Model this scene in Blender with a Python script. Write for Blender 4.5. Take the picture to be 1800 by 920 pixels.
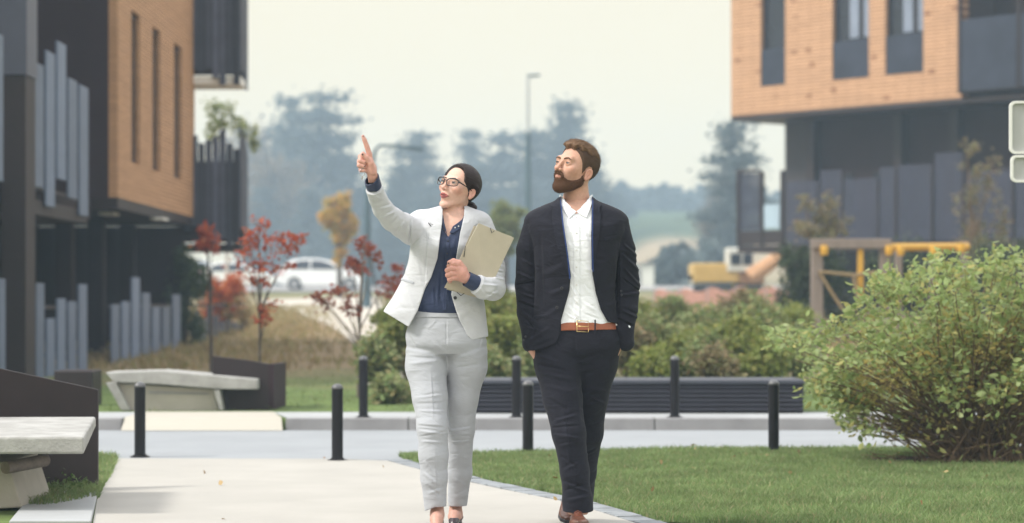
import bpy, bmesh, math, random
import numpy as np
from mathutils import Vector, Matrix, noise as mnoise
sc = bpy.context.scene
for o in list(bpy.data.objects): bpy.data.objects.remove(o)
PI = math.pi; R = math.radians
random.seed(7)

# ---------------------------------------------------------------- camera
F = 4250.0; HZ = 530.0; EYE = 1.05          # focal length in photo pixels (85 mm), horizon row, eye height
cam_d = bpy.data.cameras.new('camera'); cam = bpy.data.objects.new('camera', cam_d)
sc.collection.objects.link(cam); sc.camera = cam
cam.location = (0, 0, EYE); cam.rotation_euler = (PI/2, 0, 0)
cam_d.sensor_fit = 'HORIZONTAL'; cam_d.sensor_width = 36; cam_d.lens = 85; cam_d.shift_y = (HZ-460)/1800
cam_d.clip_start = 0.1; cam_d.clip_end = 6000
cam_d.dof.use_dof = True; cam_d.dof.focus_distance = 11.05; cam_d.dof.aperture_fstop = 2.5
cam_d.dof.aperture_blades = 0

# ---------------------------------------------------------------- world and sun
SUN_EL, SUN_AZ = 44, -106                    # degrees; azimuth measured from +Y towards +X
w = bpy.data.worlds.new("World"); sc.world = w; w.use_nodes = True
nt = w.node_tree; nt.nodes.clear()
def wn(t, **k):
    n = nt.nodes.new(t)
    for a, b in k.items(): setattr(n, a, b)
    return n
out = wn('ShaderNodeOutputWorld'); bg = wn('ShaderNodeBackground'); bg.inputs['Strength'].default_value = 0.1
sky = wn('ShaderNodeTexSky', sky_type='NISHITA', sun_disc=False)
sky.sun_elevation = R(SUN_EL); sky.sun_rotation = R(SUN_AZ); sky.air_density = 1.0; sky.dust_density = 3.0
tc = wn('ShaderNodeTexCoord'); sx = wn('ShaderNodeSeparateXYZ')
nt.links.new(tc.outputs['Generated'], sx.inputs[0])
# overcast cloud deck: brighter towards the zenith than at the horizon
mr = wn('ShaderNodeMapRange'); mr.inputs[1].default_value = 0.13; mr.inputs[2].default_value = 1.0
mr.inputs[3].default_value = 10.9; mr.inputs[4].default_value = 24.0
nt.links.new(sx.outputs['Z'], mr.inputs[0])
cl = wn('ShaderNodeTexNoise'); cl.inputs['Scale'].default_value = 2.2; cl.inputs['Detail'].default_value = 4
nt.links.new(tc.outputs['Generated'], cl.inputs['Vector'])
mrn = wn('ShaderNodeMapRange'); mrn.inputs[1].default_value = 0.3; mrn.inputs[2].default_value = 0.7
mrn.inputs[3].default_value = 0.94; mrn.inputs[4].default_value = 1.03
nt.links.new(cl.outputs['Fac'], mrn.inputs[0])
mm = wn('ShaderNodeMath', operation='MULTIPLY')
nt.links.new(mr.outputs[0], mm.inputs[0]); nt.links.new(mrn.outputs[0], mm.inputs[1])
hr = wn('ShaderNodeMapRange'); hr.inputs[1].default_value = 0.05; hr.inputs[2].default_value = 0.55
nt.links.new(sx.outputs['Z'], hr.inputs[0])
hm_ = wn('ShaderNodeMix', data_type='RGBA'); hm_.inputs[6].default_value = (1.045, 0.925, 0.64, 1); hm_.inputs[7].default_value = (0.985, 0.985, 1.0, 1)
nt.links.new(hr.outputs[0], hm_.inputs[0])
vm = wn('ShaderNodeVectorMath', operation='SCALE'); nt.links.new(hm_.outputs[2], vm.inputs[0])
nt.links.new(mm.outputs[0], vm.inputs['Scale'])
mx = wn('ShaderNodeMix', data_type='RGBA'); mx.inputs[0].default_value = 0.92
nt.links.new(sky.outputs[0], mx.inputs[6]); nt.links.new(vm.outputs[0], mx.inputs[7])
nt.links.new(mx.outputs[2], bg.inputs[0]); nt.links.new(bg.outputs[0], out.inputs[0])

sun_d = bpy.data.lights.new('sun', 'SUN'); sun = bpy.data.objects.new('sun', sun_d); sc.collection.objects.link(sun)
sun_d.energy = 3.7; sun_d.angle = R(10); sun_d.color = (1.0, 0.96, 0.88)
_dir = Vector((math.sin(R(SUN_AZ))*math.cos(R(SUN_EL)), math.cos(R(SUN_AZ))*math.cos(R(SUN_EL)), math.sin(R(SUN_EL))))
sun.rotation_euler = (-_dir).to_track_quat('-Z', 'Y').to_euler()
sun.location = _dir*60

sc.view_settings.view_transform = 'Standard'; sc.view_settings.look = 'None'
sc.view_settings.exposure = 0.0; sc.view_settings.gamma = 1.0; sc.view_settings.use_curve_mapping = False
sc.render.engine = 'CYCLES'
cy = sc.cycles
cy.use_denoising = True
try: cy.denoiser = 'OPENIMAGEDENOISE'
except Exception: pass
cy.max_bounces = 6; cy.diffuse_bounces = 3; cy.glossy_bounces = 3; cy.transmission_bounces = 4
cy.transparent_max_bounces = 8; cy.volume_bounces = 2; cy.volume_step_rate = 4; cy.caustics_reflective = False; cy.caustics_refractive = False

# ---------------------------------------------------------------- helpers
def s_at(d): return F/d
def W(px, py, d):
    "point seen at photo pixel (px, py) standing d metres away"
    return Vector(((px-900)*d/F, d, EYE+(HZ-py)*d/F))
def G(px, py, z=0.0):
    "point of the flat ground seen at a photo pixel"
    d = F*(EYE-z)/(py-HZ)
    return Vector(((px-900)*d/F, d, z))

def tag(o, label=None, cat=None, group=None, kind=None):
    if label: o['label'] = label
    if cat: o['category'] = cat
    if group: o['group'] = group
    if kind: o['kind'] = kind
    return o
def empty(name, loc=(0,0,0), label=None, cat=None, group=None, rz=0):
    o = bpy.data.objects.new(name, None); sc.collection.objects.link(o)
    o.location = loc; o.rotation_euler = (0,0,rz); o.empty_display_size = 0.2
    return tag(o, label, cat, group)
def link(name, me, mat=None, parent=None, smooth=False):
    o = bpy.data.objects.new(name, me); sc.collection.objects.link(o)
    if mat is not None:
        for m in (mat if isinstance(mat, (list, tuple)) else [mat]): me.materials.append(m)
    if parent is not None:
        o.parent = parent
        o.matrix_parent_inverse = Matrix.LocRotScale(parent.location, parent.rotation_euler, None).inverted() if parent.parent is None else (
            (Matrix.LocRotScale(parent.parent.location, parent.parent.rotation_euler, None)).inverted() if False else Matrix.Identity(4))
    if smooth: me.shade_smooth()
    return o
def copy_tree(o, parent=None):
    c = o.copy(); sc.collection.objects.link(c)
    if parent is not None: c.parent = parent; c.matrix_parent_inverse = o.matrix_parent_inverse.copy()
    for ch in [x for x in bpy.data.objects if x.parent == o]: copy_tree(ch, c)
    return c

class MB:
    def __init__(s): s.v = []; s.f = []
    def add(s, vs, fs):
        n = len(s.v); s.v += [tuple(v) for v in vs]; s.f += [tuple(i+n for i in f) for f in fs]; return s
    def box(s, x0, x1, y0, y1, z0, z1):
        v = [(x0,y0,z0),(x1,y0,z0),(x1,y1,z0),(x0,y1,z0),(x0,y0,z1),(x1,y0,z1),(x1,y1,z1),(x0,y1,z1)]
        return s.add(v, [(0,3,2,1),(4,5,6,7),(0,1,5,4),(1,2,6,5),(2,3,7,6),(3,0,4,7)])
    def obox(s, a, b, w, z0, z1, off=0.0):
        "box along the ground line a-b, w thick, between z0 and z1"
        a = Vector((a[0],a[1])); b = Vector((b[0],b[1])); t = (b-a).normalized(); n = Vector((-t.y,t.x))
        p = [a+n*(off-w/2), b+n*(off-w/2), b+n*(off+w/2), a+n*(off+w/2)]
        v = [(q.x,q.y,z0) for q in p]+[(q.x,q.y,z1) for q in p]
        return s.add(v, [(0,3,2,1),(4,5,6,7),(0,1,5,4),(1,2,6,5),(2,3,7,6),(3,0,4,7)])
    def prism(s, pts, vec):
        "closed polygon pts (3D) extruded by vec"
        n = len(pts); pts = [Vector(p) for p in pts]; vec = Vector(vec)
        return s.add(pts+[p+vec for p in pts], [tuple(range(n))[::-1], tuple(range(n,2*n))]+[(i,(i+1)%n,(i+1)%n+n,i+n) for i in range(n)])
    def tube(s, pts, rad, k=8, cap=True, sq=1.0):
        pts = [Vector(p) for p in pts]; n = len(pts)
        if not isinstance(rad, (list, tuple)): rad = [rad]*n
        b = len(s.v); up = None
        for i, p in enumerate(pts):
            t = (pts[min(i+1,n-1)]-pts[max(i-1,0)]).normalized()
            if up is None: up = Vector((0,0,1)) if abs(t.z) < .9 else Vector((1,0,0))
            u = t.cross(up).normalized(); v = u.cross(t).normalized(); up = v
            for j in range(k):
                a = 2*PI*j/k; s.v.append(tuple(p+(u*math.cos(a)+v*math.sin(a)*sq)*rad[i]))
        for i in range(n-1):
            for j in range(k):
                s.f.append((b+i*k+j, b+i*k+(j+1)%k, b+(i+1)*k+(j+1)%k, b+(i+1)*k+j))
        if cap:
            s.f.append(tuple(b+j for j in range(k))[::-1]); s.f.append(tuple(b+(n-1)*k+j for j in range(k)))
        return s
    def lathe(s, prof, k=24, loc=(0,0,0)):
        b = len(s.v); n = len(prof)
        for r, z in prof:
            for j in range(k):
                a = 2*PI*j/k; s.v.append((loc[0]+r*math.cos(a), loc[1]+r*math.sin(a), loc[2]+z))
        for i in range(n-1):
            for j in range(k):
                s.f.append((b+i*k+j, b+i*k+(j+1)%k, b+(i+1)*k+(j+1)%k, b+(i+1)*k+j))
        s.f.append(tuple(b+j for j in range(k))[::-1]); s.f.append(tuple(b+(n-1)*k+j for j in range(k)))
        return s
    def mesh(s, name):
        me = bpy.data.meshes.new(name); me.from_pydata(s.v, [], s.f); me.update(); return me
    def build(s, name, mat, parent=None, bevel=0, smooth=False, seg=2):
        o = link(name, s.mesh(name), mat, parent, smooth)
        if bevel:
            m = o.modifiers.new('bevel', 'BEVEL'); m.width = bevel; m.segments = seg; m.limit_method = 'ANGLE'; m.angle_limit = R(35)
            m.harden_normals = False
        return o

def mesh_np(name, V, Q):
    "numpy vertices (N,3) and faces (M,k)"
    me = bpy.data.meshes.new(name); V = np.ascontiguousarray(V, dtype=np.float32); Q = np.ascontiguousarray(Q, dtype=np.int32)
    k = Q.shape[1]
    me.vertices.add(len(V)); me.vertices.foreach_set('co', V.ravel())
    me.loops.add(Q.size); me.loops.foreach_set('vertex_index', Q.ravel())
    me.polygons.add(len(Q)); me.polygons.foreach_set('loop_start', np.arange(0, Q.size, k, dtype=np.int32))
    me.polygons.foreach_set('loop_total', np.full(len(Q), k, dtype=np.int32))
    me.update(calc_edges=True); me.validate(); return me

# ---------------------------------------------------------------- materials
def mat(name, col, rough=0.8, var=0.12, vscale=6.0, bump=0.0, bscale=40.0, metal=0.0, spec=0.4, col2=None, stretch=None, sheen=0.0, island=0.0, coords='Object'):
    m = bpy.data.materials.new(name); m.use_nodes = True; t = m.node_tree; N = t.nodes; L = t.links
    b = N['Principled BSDF']; b.inputs['Roughness'].default_value = rough; b.inputs['Metallic'].default_value = metal
    b.inputs['Specular IOR Level'].default_value = spec
    if sheen: b.inputs['Sheen Weight'].default_value = sheen
    c = N.new('ShaderNodeTexCoord'); mp = N.new('ShaderNodeMapping'); L.new(c.outputs[coords], mp.inputs[0])
    if stretch: mp.inputs['Scale'].default_value = stretch
    n1 = N.new('ShaderNodeTexNoise'); n1.inputs['Scale'].default_value = vscale; n1.inputs['Detail'].default_value = 8; n1.inputs['Roughness'].default_value = .62
    L.new(mp.outputs[0], n1.inputs['Vector'])
    r = N.new('ShaderNodeValToRGB'); r.color_ramp.elements[0].position = .3; r.color_ramp.elements[1].position = .7
    c2 = col2 if col2 else tuple(min(1, x*(1+var)) for x in col)
    c1 = col if col2 else tuple(x*(1-var) for x in col)
    r.color_ramp.elements[0].color = (*c1, 1); r.color_ramp.elements[1].color = (*c2, 1)
    L.new(n1.outputs['Fac'], r.inputs[0])
    src = r.outputs[0]
    if island:
        g = N.new('ShaderNodeNewGeometry'); hs = N.new('ShaderNodeHueSaturation'); mr_ = N.new('ShaderNodeMapRange')
        mr_.inputs[3].default_value = 1-island; mr_.inputs[4].default_value = 1+island
        L.new(g.outputs['Random Per Island'], mr_.inputs[0]); L.new(mr_.outputs[0], hs.inputs['Value']); L.new(src, hs.inputs['Color']); src = hs.outputs[0]
    L.new(src, b.inputs['Base Color'])
    if bump:
        n2 = N.new('ShaderNodeTexNoise'); n2.inputs['Scale'].default_value = bscale; n2.inputs['Detail'].default_value = 6
        L.new(mp.outputs[0], n2.inputs['Vector'])
        bp = N.new('ShaderNodeBump'); bp.inputs['Strength'].default_value = bump; bp.inputs['Distance'].default_value = 0.01
        L.new(n2.outputs['Fac'], bp.inputs['Height']); L.new(bp.outputs[0], b.inputs['Normal'])
    return m

def leaf_mat(name, cols, trans=0.35, rough=0.55, patch=False):
    "leaf colours picked per leaf from the ramp; light shines partly through"
    m = bpy.data.materials.new(name); m.use_nodes = True; t = m.node_tree; N = t.nodes; L = t.links
    b = N['Principled BSDF']; o = N['Material Output']; b.inputs['Roughness'].default_value = rough; b.inputs['Specular IOR Level'].default_value = .25
    g = N.new('ShaderNodeNewGeometry'); r = N.new('ShaderNodeValToRGB'); e = r.color_ramp.elements
    for i, c in enumerate(cols):
        p = i/max(1, len(cols)-1)
        el = e[0] if i == 0 else (e[len(e)-1] if i == len(cols)-1 else e.new(p))
        el.position = p; el.color = (*c, 1)
    L.new(g.outputs['Random Per Island'], r.inputs[0]); col_ = r.outputs[0]
    if patch:
        c = N.new('ShaderNodeTexCoord'); n = N.new('ShaderNodeTexNoise'); n.inputs['Scale'].default_value = 2.3; n.inputs['Detail'].default_value = 6; n.inputs['Roughness'].default_value = .7; L.new(c.outputs['Object'], n.inputs['Vector'])
        r2 = N.new('ShaderNodeValToRGB'); r2.color_ramp.elements[0].position = .34; r2.color_ramp.elements[1].position = .68; r2.color_ramp.elements[0].color = (.72,.66,.58,1); r2.color_ramp.elements[1].color = (1.22,1.16,1.05,1); L.new(n.outputs['Fac'], r2.inputs[0])
        x_ = N.new('ShaderNodeMix'); x_.data_type = 'RGBA'; x_.blend_type = 'MULTIPLY'; x_.inputs[0].default_value = 1; L.new(col_, x_.inputs[6]); L.new(r2.outputs[0], x_.inputs[7]); col_ = x_.outputs[2]
    L.new(col_, b.inputs['Base Color'])
    tr = N.new('ShaderNodeBsdfTranslucent'); L.new(col_, tr.inputs[0])
    ms = N.new('ShaderNodeMixShader'); ms.inputs[0].default_value = trans
    L.new(b.outputs[0], ms.inputs[1]); L.new(tr.outputs[0], ms.inputs[2]); L.new(ms.outputs[0], o.inputs[0])
    return m

# ---------------------------------------------------------------- foliage
def leaves_mesh(name, centers, size, rng, aspect=0.5, fold=0.25, nrm=None, droop=0.0, jitter=0.35):
    "one folded pointed leaf (two quads) per centre"
    n = len(centers); C = np.asarray(centers)
    a = rng.normal(size=(n,3)); a[:,2] = a[:,2]*0.6-droop; a /= np.linalg.norm(a,axis=1,keepdims=True)
    if nrm is None: q = rng.normal(size=(n,3)); q[:,2] += 0.8
    else: q = nrm+rng.normal(size=(n,3))*0.6
    b = np.cross(a, q); b /= np.linalg.norm(b,axis=1,keepdims=True)+1e-9
    c = np.cross(a, b)
    s = (size*(1+jitter*rng.uniform(-1,1,size=n)))[:,None]
    V = np.empty((n,6,3)); w_ = aspect*.5
    V[:,0] = C; V[:,1] = C+a*s
    V[:,2] = C+a*s*.35+b*s*w_+c*s*w_*fold; V[:,3] = C+a*s*.72+b*s*w_*.8+c*s*w_*fold
    V[:,4] = C+a*s*.35-b*s*w_+c*s*w_*fold; V[:,5] = C+a*s*.72-b*s*w_*.8+c*s*w_*fold
    base = (np.arange(n)*6)[:,None]
    Q = np.concatenate([base+np.array([[0,2,3,1]]), base+np.array([[0,1,5,4]])])
    return mesh_np(name, V.reshape(-1,3), Q)

def branch_set(root, dirs, length, rng, nseg=7, sag=0.0, wob=0.08, r0=0.01):
    "bent stems from one root; returns MB and sampled points"
    mb = MB(); pts = []
    for dvec, ln in zip(dirs, length):
        p = Vector(root)+Vector((rng.uniform(-1,1),rng.uniform(-1,1),0))*0.04*1.5; d = Vector(dvec).normalized(); line = [p.copy()]
        for i in range(nseg):
            d = (d+Vector(rng.normal(size=3))*wob+Vector((0,0,-sag))).normalized()
            p = p+d*(ln/nseg); line.append(p.copy())
        rad = [r0*(1-.8*i/nseg) for i in range(nseg+1)]
        mb.tube(line, rad, k=5, cap=False); pts.append(line)
    return mb, pts
# ================================================================ SETTING
def hz_noise(x, y, s): return mnoise.noise(Vector((x*s, y*s, 3.1)))
_ty = [0, 19.7, 19.72, 34, 120, 165, 200, 232, 262, 300, 400, 425]
_tz = [0, 0, .095, .11, 1.62, 2.1, 3.6, 5.6, 7.6, 10.0, 15.0, 15.2]
def terr(x, y):
    z = float(np.interp(y, _ty, _tz)); t_ = min(1, max(0, (x-6)/11.0)); t_ = t_*t_*(3-2*t_)
    if y > 165: z = 2.1+(z-2.1)*t_
    if y > 60: z += hz_noise(x, y, .02)*min(1.6, (y-60)*.010)
    return z
def ground_mesh():
    xs = np.concatenate([np.linspace(-400,-80,17), np.linspace(-70,70,57), np.linspace(80,400,17)])
    ys = np.array([-30,-10,0,6,10,14,17,19.70,19.72,21,23,26,30,34,38]+list(np.linspace(44,250,60))+list(np.linspace(258,418,24)))
    V = np.array([[x, y, terr(x, y) if y > 0 else 0] for y in ys for x in xs]); nx = len(xs)
    i = np.arange(len(ys)-1)[:,None]*nx+np.arange(nx-1)[None,:]; i = i.ravel()[:,None]
    return mesh_np('ground', V, i+np.array([[0,1,nx+1,nx]]))
def ground_mat():
    m = bpy.data.materials.new('ground_mix'); m.use_nodes = True; t = m.node_tree; N = t.nodes; L = t.links; b = N['Principled BSDF']
    b.inputs['Roughness'].default_value = .95; b.inputs['Specular IOR Level'].default_value = .1
    c = N.new('ShaderNodeTexCoord'); s = N.new('ShaderNodeSeparateXYZ'); L.new(c.outputs['Object'], s.inputs[0])
    n = N.new('ShaderNodeTexNoise'); n.inputs['Scale'].default_value = .35; n.inputs['Detail'].default_value = 9; L.new(c.outputs['Object'], n.inputs['Vector'])
    n2 = N.new('ShaderNodeTexNoise'); n2.inputs['Scale'].default_value = 5; n2.inputs['Detail'].default_value = 8; L.new(c.outputs['Object'], n2.inputs['Vector'])
    # wobble the zone edges with noise
    a = N.new('ShaderNodeMath'); a.operation = 'MULTIPLY_ADD'; L.new(n.outputs['Fac'], a.inputs[0]); a.inputs[1].default_value = 14; L.new(s.outputs['Y'], a.inputs[2])
    mr = N.new('ShaderNodeMapRange'); L.new(a.outputs[0], mr.inputs[0]); mr.inputs[1].default_value = 0; mr.inputs[2].default_value = 300
    r = N.new('ShaderNodeValToRGB'); L.new(mr.outputs[0], r.inputs[0]); e = r.color_ramp.elements
    e[0].position = 0; e[0].color = (.12,.17,.06,1); e[1].position = 1; e[1].color = (.06,.09,.04,1)
    for p, col in ((.112,(.12,.17,.06)), (.135,(.235,.18,.11)), (.21,(.28,.205,.13)), (.34,(.21,.19,.11)), (.42,(.19,.21,.10)), (.72,(.30,.24,.15)), (.90,(.30,.24,.16))):
        q = e.new(p); q.color = (*col,1)
    mx_ = N.new('ShaderNodeMix'); mx_.data_type = 'RGBA'; mx_.blend_type = 'MULTIPLY'; mx_.inputs[0].default_value = .7
    r2 = N.new('ShaderNodeValToRGB'); L.new(n2.outputs['Fac'], r2.inputs[0]); r2.color_ramp.elements[0].color = (.45,.45,.45,1); r2.color_ramp.elements[1].color = (1.4,1.35,1.2,1)
    r2.color_ramp.elements[0].position = .3; r2.color_ramp.elements[1].position = .72
    L.new(r.outputs[0], mx_.inputs[6]); L.new(r2.outputs[0], mx_.inputs[7]); L.new(mx_.outputs[2], b.inputs['Base Color'])
    return m
g = link('ground', ground_mesh(), ground_mat(), smooth=True); tag(g, kind='structure')

M_asph = mat('road_surface', (.29,.305,.32), .9, .07, 1.2, .25, 160, spec=.2)
M_path = mat('path_concrete', (.385,.37,.34), .92, .07, 1.6, .22, 220, spec=.15)
M_path2 = mat('crossing_concrete', (.43,.405,.35), .92, .04, .9, .2, 220, spec=.15)
M_pave = mat('pavement_concrete', (.36,.37,.375), .9, .08, 1.5, .2, 180, spec=.2)
M_kerb = mat('kerb_stone', (.29,.285,.29), .85, .15, 3, .3, 90, spec=.2)
M_soil = mat('dark_soil', (.035,.024,.018), .98, .5, 12, .8, 60, spec=.05)
M_grav = mat('pale_gravel', (.48,.44,.38), .95, .2, 8, .6, 60, spec=.1)
M_sett = mat('edge_setts', (.24,.255,.27), .9, .25, 9, .4, 80, spec=.15)

def sheet(name, pts, z, m, kind='structure', zfun=None):
    mb = MB(); mb.add([(p[0], p[1], (zfun(p) if zfun else z)) for p in pts], [tuple(range(len(pts)))])
    o = mb.build(name, m); tag(o, kind=kind); return o
def strip(name, L_, R_, z, m):
    n = len(L_); mb = MB(); mb.add([(p[0],p[1],z(p) if callable(z) else z) for p in L_]+[(p[0],p[1],z(p) if callable(z) else z) for p in R_], [(i, i+1, n+i+1, n+i) for i in range(n-1)])
    o = mb.build(name, m); tag(o, kind='structure'); return o

sheet('road', [(-40,15.6),(40,15.6),(40,19.62),(-40,19.62)], .004, M_asph)
pe = [G(1330,990),G(1110,920), G(1040,898), G(985,883), G(930,872), G(880,862), G(830,851), G(770,836), G(720,823), G(680,812)]
pl = [G(60,1150),G(163,925), G(171,880), G(185,850), G(198,828), G(205,808)]
path_pts = [(-2.2,4.0),(4.3,4.0)] + [(p.x,p.y) for p in pe] + [(G(600,811).x,16.0)] + [(p.x,p.y) for p in reversed(pl)] + [(-2.6,7.5)]
sheet('path', path_pts, .008, M_path)
# stone edging strip beside the lawn
o_ = []
for i, p in enumerate(pe):
    q = pe[min(i+1,len(pe)-1)]-pe[max(i-1,0)]; nrm = Vector((q.y,-q.x,0)).normalized(); o_.append(p+nrm*.13)
mb = MB()
acc = []
for i in range(len(pe)-1):
    seg = (pe[i+1]-pe[i]).length; k = max(1, int(seg/.2))
    for j in range(k):
        a0 = pe[i].lerp(pe[i+1], j/k+.02); a1 = pe[i].lerp(pe[i+1], (j+1)/k-.02); b0 = o_[i].lerp(o_[i+1], j/k+.02); b1 = o_[i].lerp(o_[i+1], (j+1)/k-.02)
        h = .014+random.uniform(-.003,.003)
        mb.prism([(a0.x,a0.y,-.02),(a1.x,a1.y,-.02),(b1.x,b1.y,-.02),(b0.x,b0.y,-.02)][::-1], (0,0,.02+h))
tag(mb.build('path_edging', M_sett, bevel=.004), kind='structure')
# far pavement with kerb, ramped crossing
xr0, xr1 = G(218,757).x, G(500,757).x
def pav(name, x0, x1, xb0, xb1):
    m = MB(); m.add([(x0,19.76,.1),(x1,19.76,.1),(xb1,20.75,.1),(xb0,20.75,.1)], [(0,1,2,3)]); tag(m.build(name, M_pave), kind='structure')
pav('pavement', -40, xr0, -40, xr0-.02); pav('pavement', xr1, 40, xr1-.2, 40)
mb = MB()
for a, b_ in ((-40, xr0-.01), (xr1+.01, 40)):
    x = a
    while x < b_-.05:
        x2 = min(b_, x+1.0); mb.box(x+.004, x2-.004, 19.62, 19.76, -.02, .102); x = x2
tag(mb.build('kerb', M_kerb, bevel=.008), kind='structure')
mb = MB(); mb.add([(xr0,19.50,.008),(xr1,19.50,.008),(xr1-.03,19.71,.104),(xr0,19.71,.104),(xr1-.2,20.75,.104),(xr0-.02,20.75,.104)], [(0,1,2,3),(3,2,4,5)]); tag(mb.build('crossing_ramp', M_path2), kind='structure')
# far field tracks
def ontrack(p): return terr(p[0],p[1])+.02
def GT(px, py, d): return ((px-900)*d/F, d)
strip('gravel_track', [GT(450,0,88),GT(520,0,70),GT(590,0,52),GT(640,0,40),GT(655,0,32),GT(640,0,26)], [GT(660,0,96),GT(675,0,76),GT(700,0,58),GT(735,0,44),GT(740,0,33),GT(745,0,25)], lambda p: terr(p[0],p[1])+.03, M_grav)
for _y in range(112,134,2): strip('car_park', [(x_,_y) for x_ in range(-60,61,4)], [(x_,_y+2) for x_ in range(-60,61,4)], lambda p: terr(p[0],p[1])+.06, mat('car_park_asphalt', (.30,.29,.28), .9, .1, .4))
# mulch under the big shrub
c0 = G(1700,812); mb = MB(); k = 28
mb.add([(c0.x,c0.y,.02)]+[(c0.x+math.cos(2*PI*i/k)*(.75+.12*math.sin(i*2.3)), c0.y+math.sin(2*PI*i/k)*(.5+.08*math.sin(i*3.1)), .006) for i in range(k)], [(0,i+1,(i+1)%k+1) for i in range(k)])
tag(mb.build('mulch_bed', M_soil), kind='structure')

# lawn blades
def grass(name, poly, dens, hmin, hmax, rng, m, wid=.0035, kind='stuff', label=None, excl=None, zfun=None):
    P = np.array([(p[0],p[1]) for p in poly]); lo = P.min(0); hi = P.max(0); n = int((hi-lo).prod()*dens)
    q = rng.uniform(lo, hi, size=(n,2)); ins = np.zeros(n, bool); j = len(P)-1
    for i in range(len(P)):
        a, b = P[i], P[j]; c = ((a[1]>q[:,1])!=(b[1]>q[:,1])) & (q[:,0] < (b[0]-a[0])*(q[:,1]-a[1])/(b[1]-a[1]+1e-12)+a[0]); ins ^= c; j = i
    # keep to what the camera or a step beside it can see
    vis = (np.abs(q[:,0]/q[:,1]) < .27)
    q = q[ins & vis]
    if excl is not None: q = q[~excl(q)]
    n = len(q)
    cl_ = np.array([mnoise.noise(Vector((x*2.2,y*2.2,0))) for x, y in q[::7]]); cl_ = np.repeat(cl_,7)[:n]
    if len(cl_) < n: cl_ = np.pad(cl_, (0,n-len(cl_)))
    h = rng.uniform(hmin,hmax,n)*(1+.5*cl_); a = rng.uniform(0,2*PI,n); wv = np.stack([np.cos(a),np.sin(a),0*a],1)*wid*rng.uniform(.7,1.4,(n,1))
    ln = rng.normal(size=(n,2))*.45; B = np.concatenate([q,np.zeros((n,1))],1)
    if zfun: B[:,2] = [zfun(a_,b_)-.01 for a_,b_ in q]
    T = B.copy(); T[:,:2] += ln*h[:,None]; T[:,2] += h; Md = B.copy(); Md[:,:2] += ln*h[:,None]*.35; Md[:,2] += h*.6
    V = np.stack([B-wv,B+wv,Md+wv*.8,Md-wv*.8,T+wv*.12,T-wv*.12],1); base = (np.arange(n)*6)[:,None]
    Q = np.concatenate([base+np.array([[0,1,2,3]]), base+np.array([[3,2,4,5]])])
    o = link(name, mesh_np(name, V.reshape(-1,3), Q), m); tag(o, label, 'grass' if label else None, kind=kind); return o
rng = np.random.default_rng(11)
M_grass = leaf_mat('grass_blades', [(.15,.235,.09),(.21,.31,.13),(.17,.27,.11),(.28,.38,.18),(.19,.28,.12),(.38,.37,.22)], .45, .6, True)
edge = [(p.x+.12,p.y) for p in o_]
lawn = [(4.6,10.0)]+[(p.x,p.y) for p in o_[1:]]+[(G(700,803).x,16.35),(G(850,800).x,16.5),(G(1200,790).x,17.0),(5.5,17.1)]
ws = [(p[0],p[1]) for p in lawn]
sheet('lawn_soil', ws, .0045, mat('lawn_thatch', (.13,.18,.08), .95, .4, 8, .6, 90, col2=(.20,.25,.12), spec=.1))
def ex(q): return ((q[:,0]-c0.x)/.72)**2+((q[:,1]-c0.y)/.47)**2 < 1
grass('lawn_grass', ws, 8200, .020, .045, rng, M_grass, label='short mown green lawn beside the curving path', excl=ex)
gl = [(G(172,880).x,G(172,880).y),(G(186,852).x,G(186,852).y),(G(200,828).x,G(200,828).y),(G(206,806).x,G(206,806).y),(-2.8,16.2),(-3.9,16.2),(-4.6,12.2),(-2.32,12.2)]
sheet('verge_soil', gl, .0045, bpy.data.materials['lawn_thatch'])
grass('verge_grass', gl, 6500, .025, .06, rng, M_grass, label='grass verge behind the near bench at the path edge')
gl2 = [(-4,20.8),(8,20.8),(8,34),(-9,34),(-9,20.8)]
grass('meadow_grass', [(-9,20.8),(9,20.8),(9,33),(-9,33)], 420, .05, .12, rng, leaf_mat('meadow_blades', [(.13,.20,.06),(.18,.23,.09),(.27,.25,.13)], .4), wid=.010, label='longer green grass beyond the far kerb')

def gsk(q):
    w_ = .9*np.sin(q[:,1]*1.7)+rng.normal(size=len(q))*.5; return (q[:,0]+w_*.6 > -q[:,1]*.075-.2)&(q[:,0]+w_ < -q[:,1]*.038+.2)
grass('dry_grass', [(-9,33),(20,33),(30,78),(-16,78)], 50, .05, .15, rng, leaf_mat('dry_blades', [(.36,.28,.16),(.30,.24,.12),(.24,.25,.10),(.42,.34,.20)], .4, .6, True), wid=.016, label='rough dry tan grass on the slope beyond the meadow', excl=gsk, zfun=terr)
# ================================================================ BUILDINGS
M_dark = mat('dark_render', (.018,.008,.009), .8, .12, 2.5, .15, 120, spec=.25)
M_dark2 = mat('dark_grey_render', (.033,.018,.021), .8, .1, 1.5, .15, 120, spec=.3)
M_black = mat('black_steel', (.017,.008,.009), .55, .2, 8, .05, 60, spec=.45)
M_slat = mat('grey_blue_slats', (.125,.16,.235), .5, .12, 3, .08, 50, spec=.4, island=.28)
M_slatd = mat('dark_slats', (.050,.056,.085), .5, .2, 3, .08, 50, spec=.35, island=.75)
M_navy_ = mat('blue_grey_panel', (.045,.052,.080), .4, .15, 2, .03, 40, spec=.4)
M_white = mat('white_painted', (.75,.75,.72), .6, .04, 3, .05, 60)
M_glassd = mat('dark_window_glass', (.012,.015,.024), .12, .3, .8, 0, 1, spec=.5)
M_glassb = mat('blue_glass_panel', (.028,.034,.055), .3, .3, 1.0, 0, 1, spec=.3)

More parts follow.
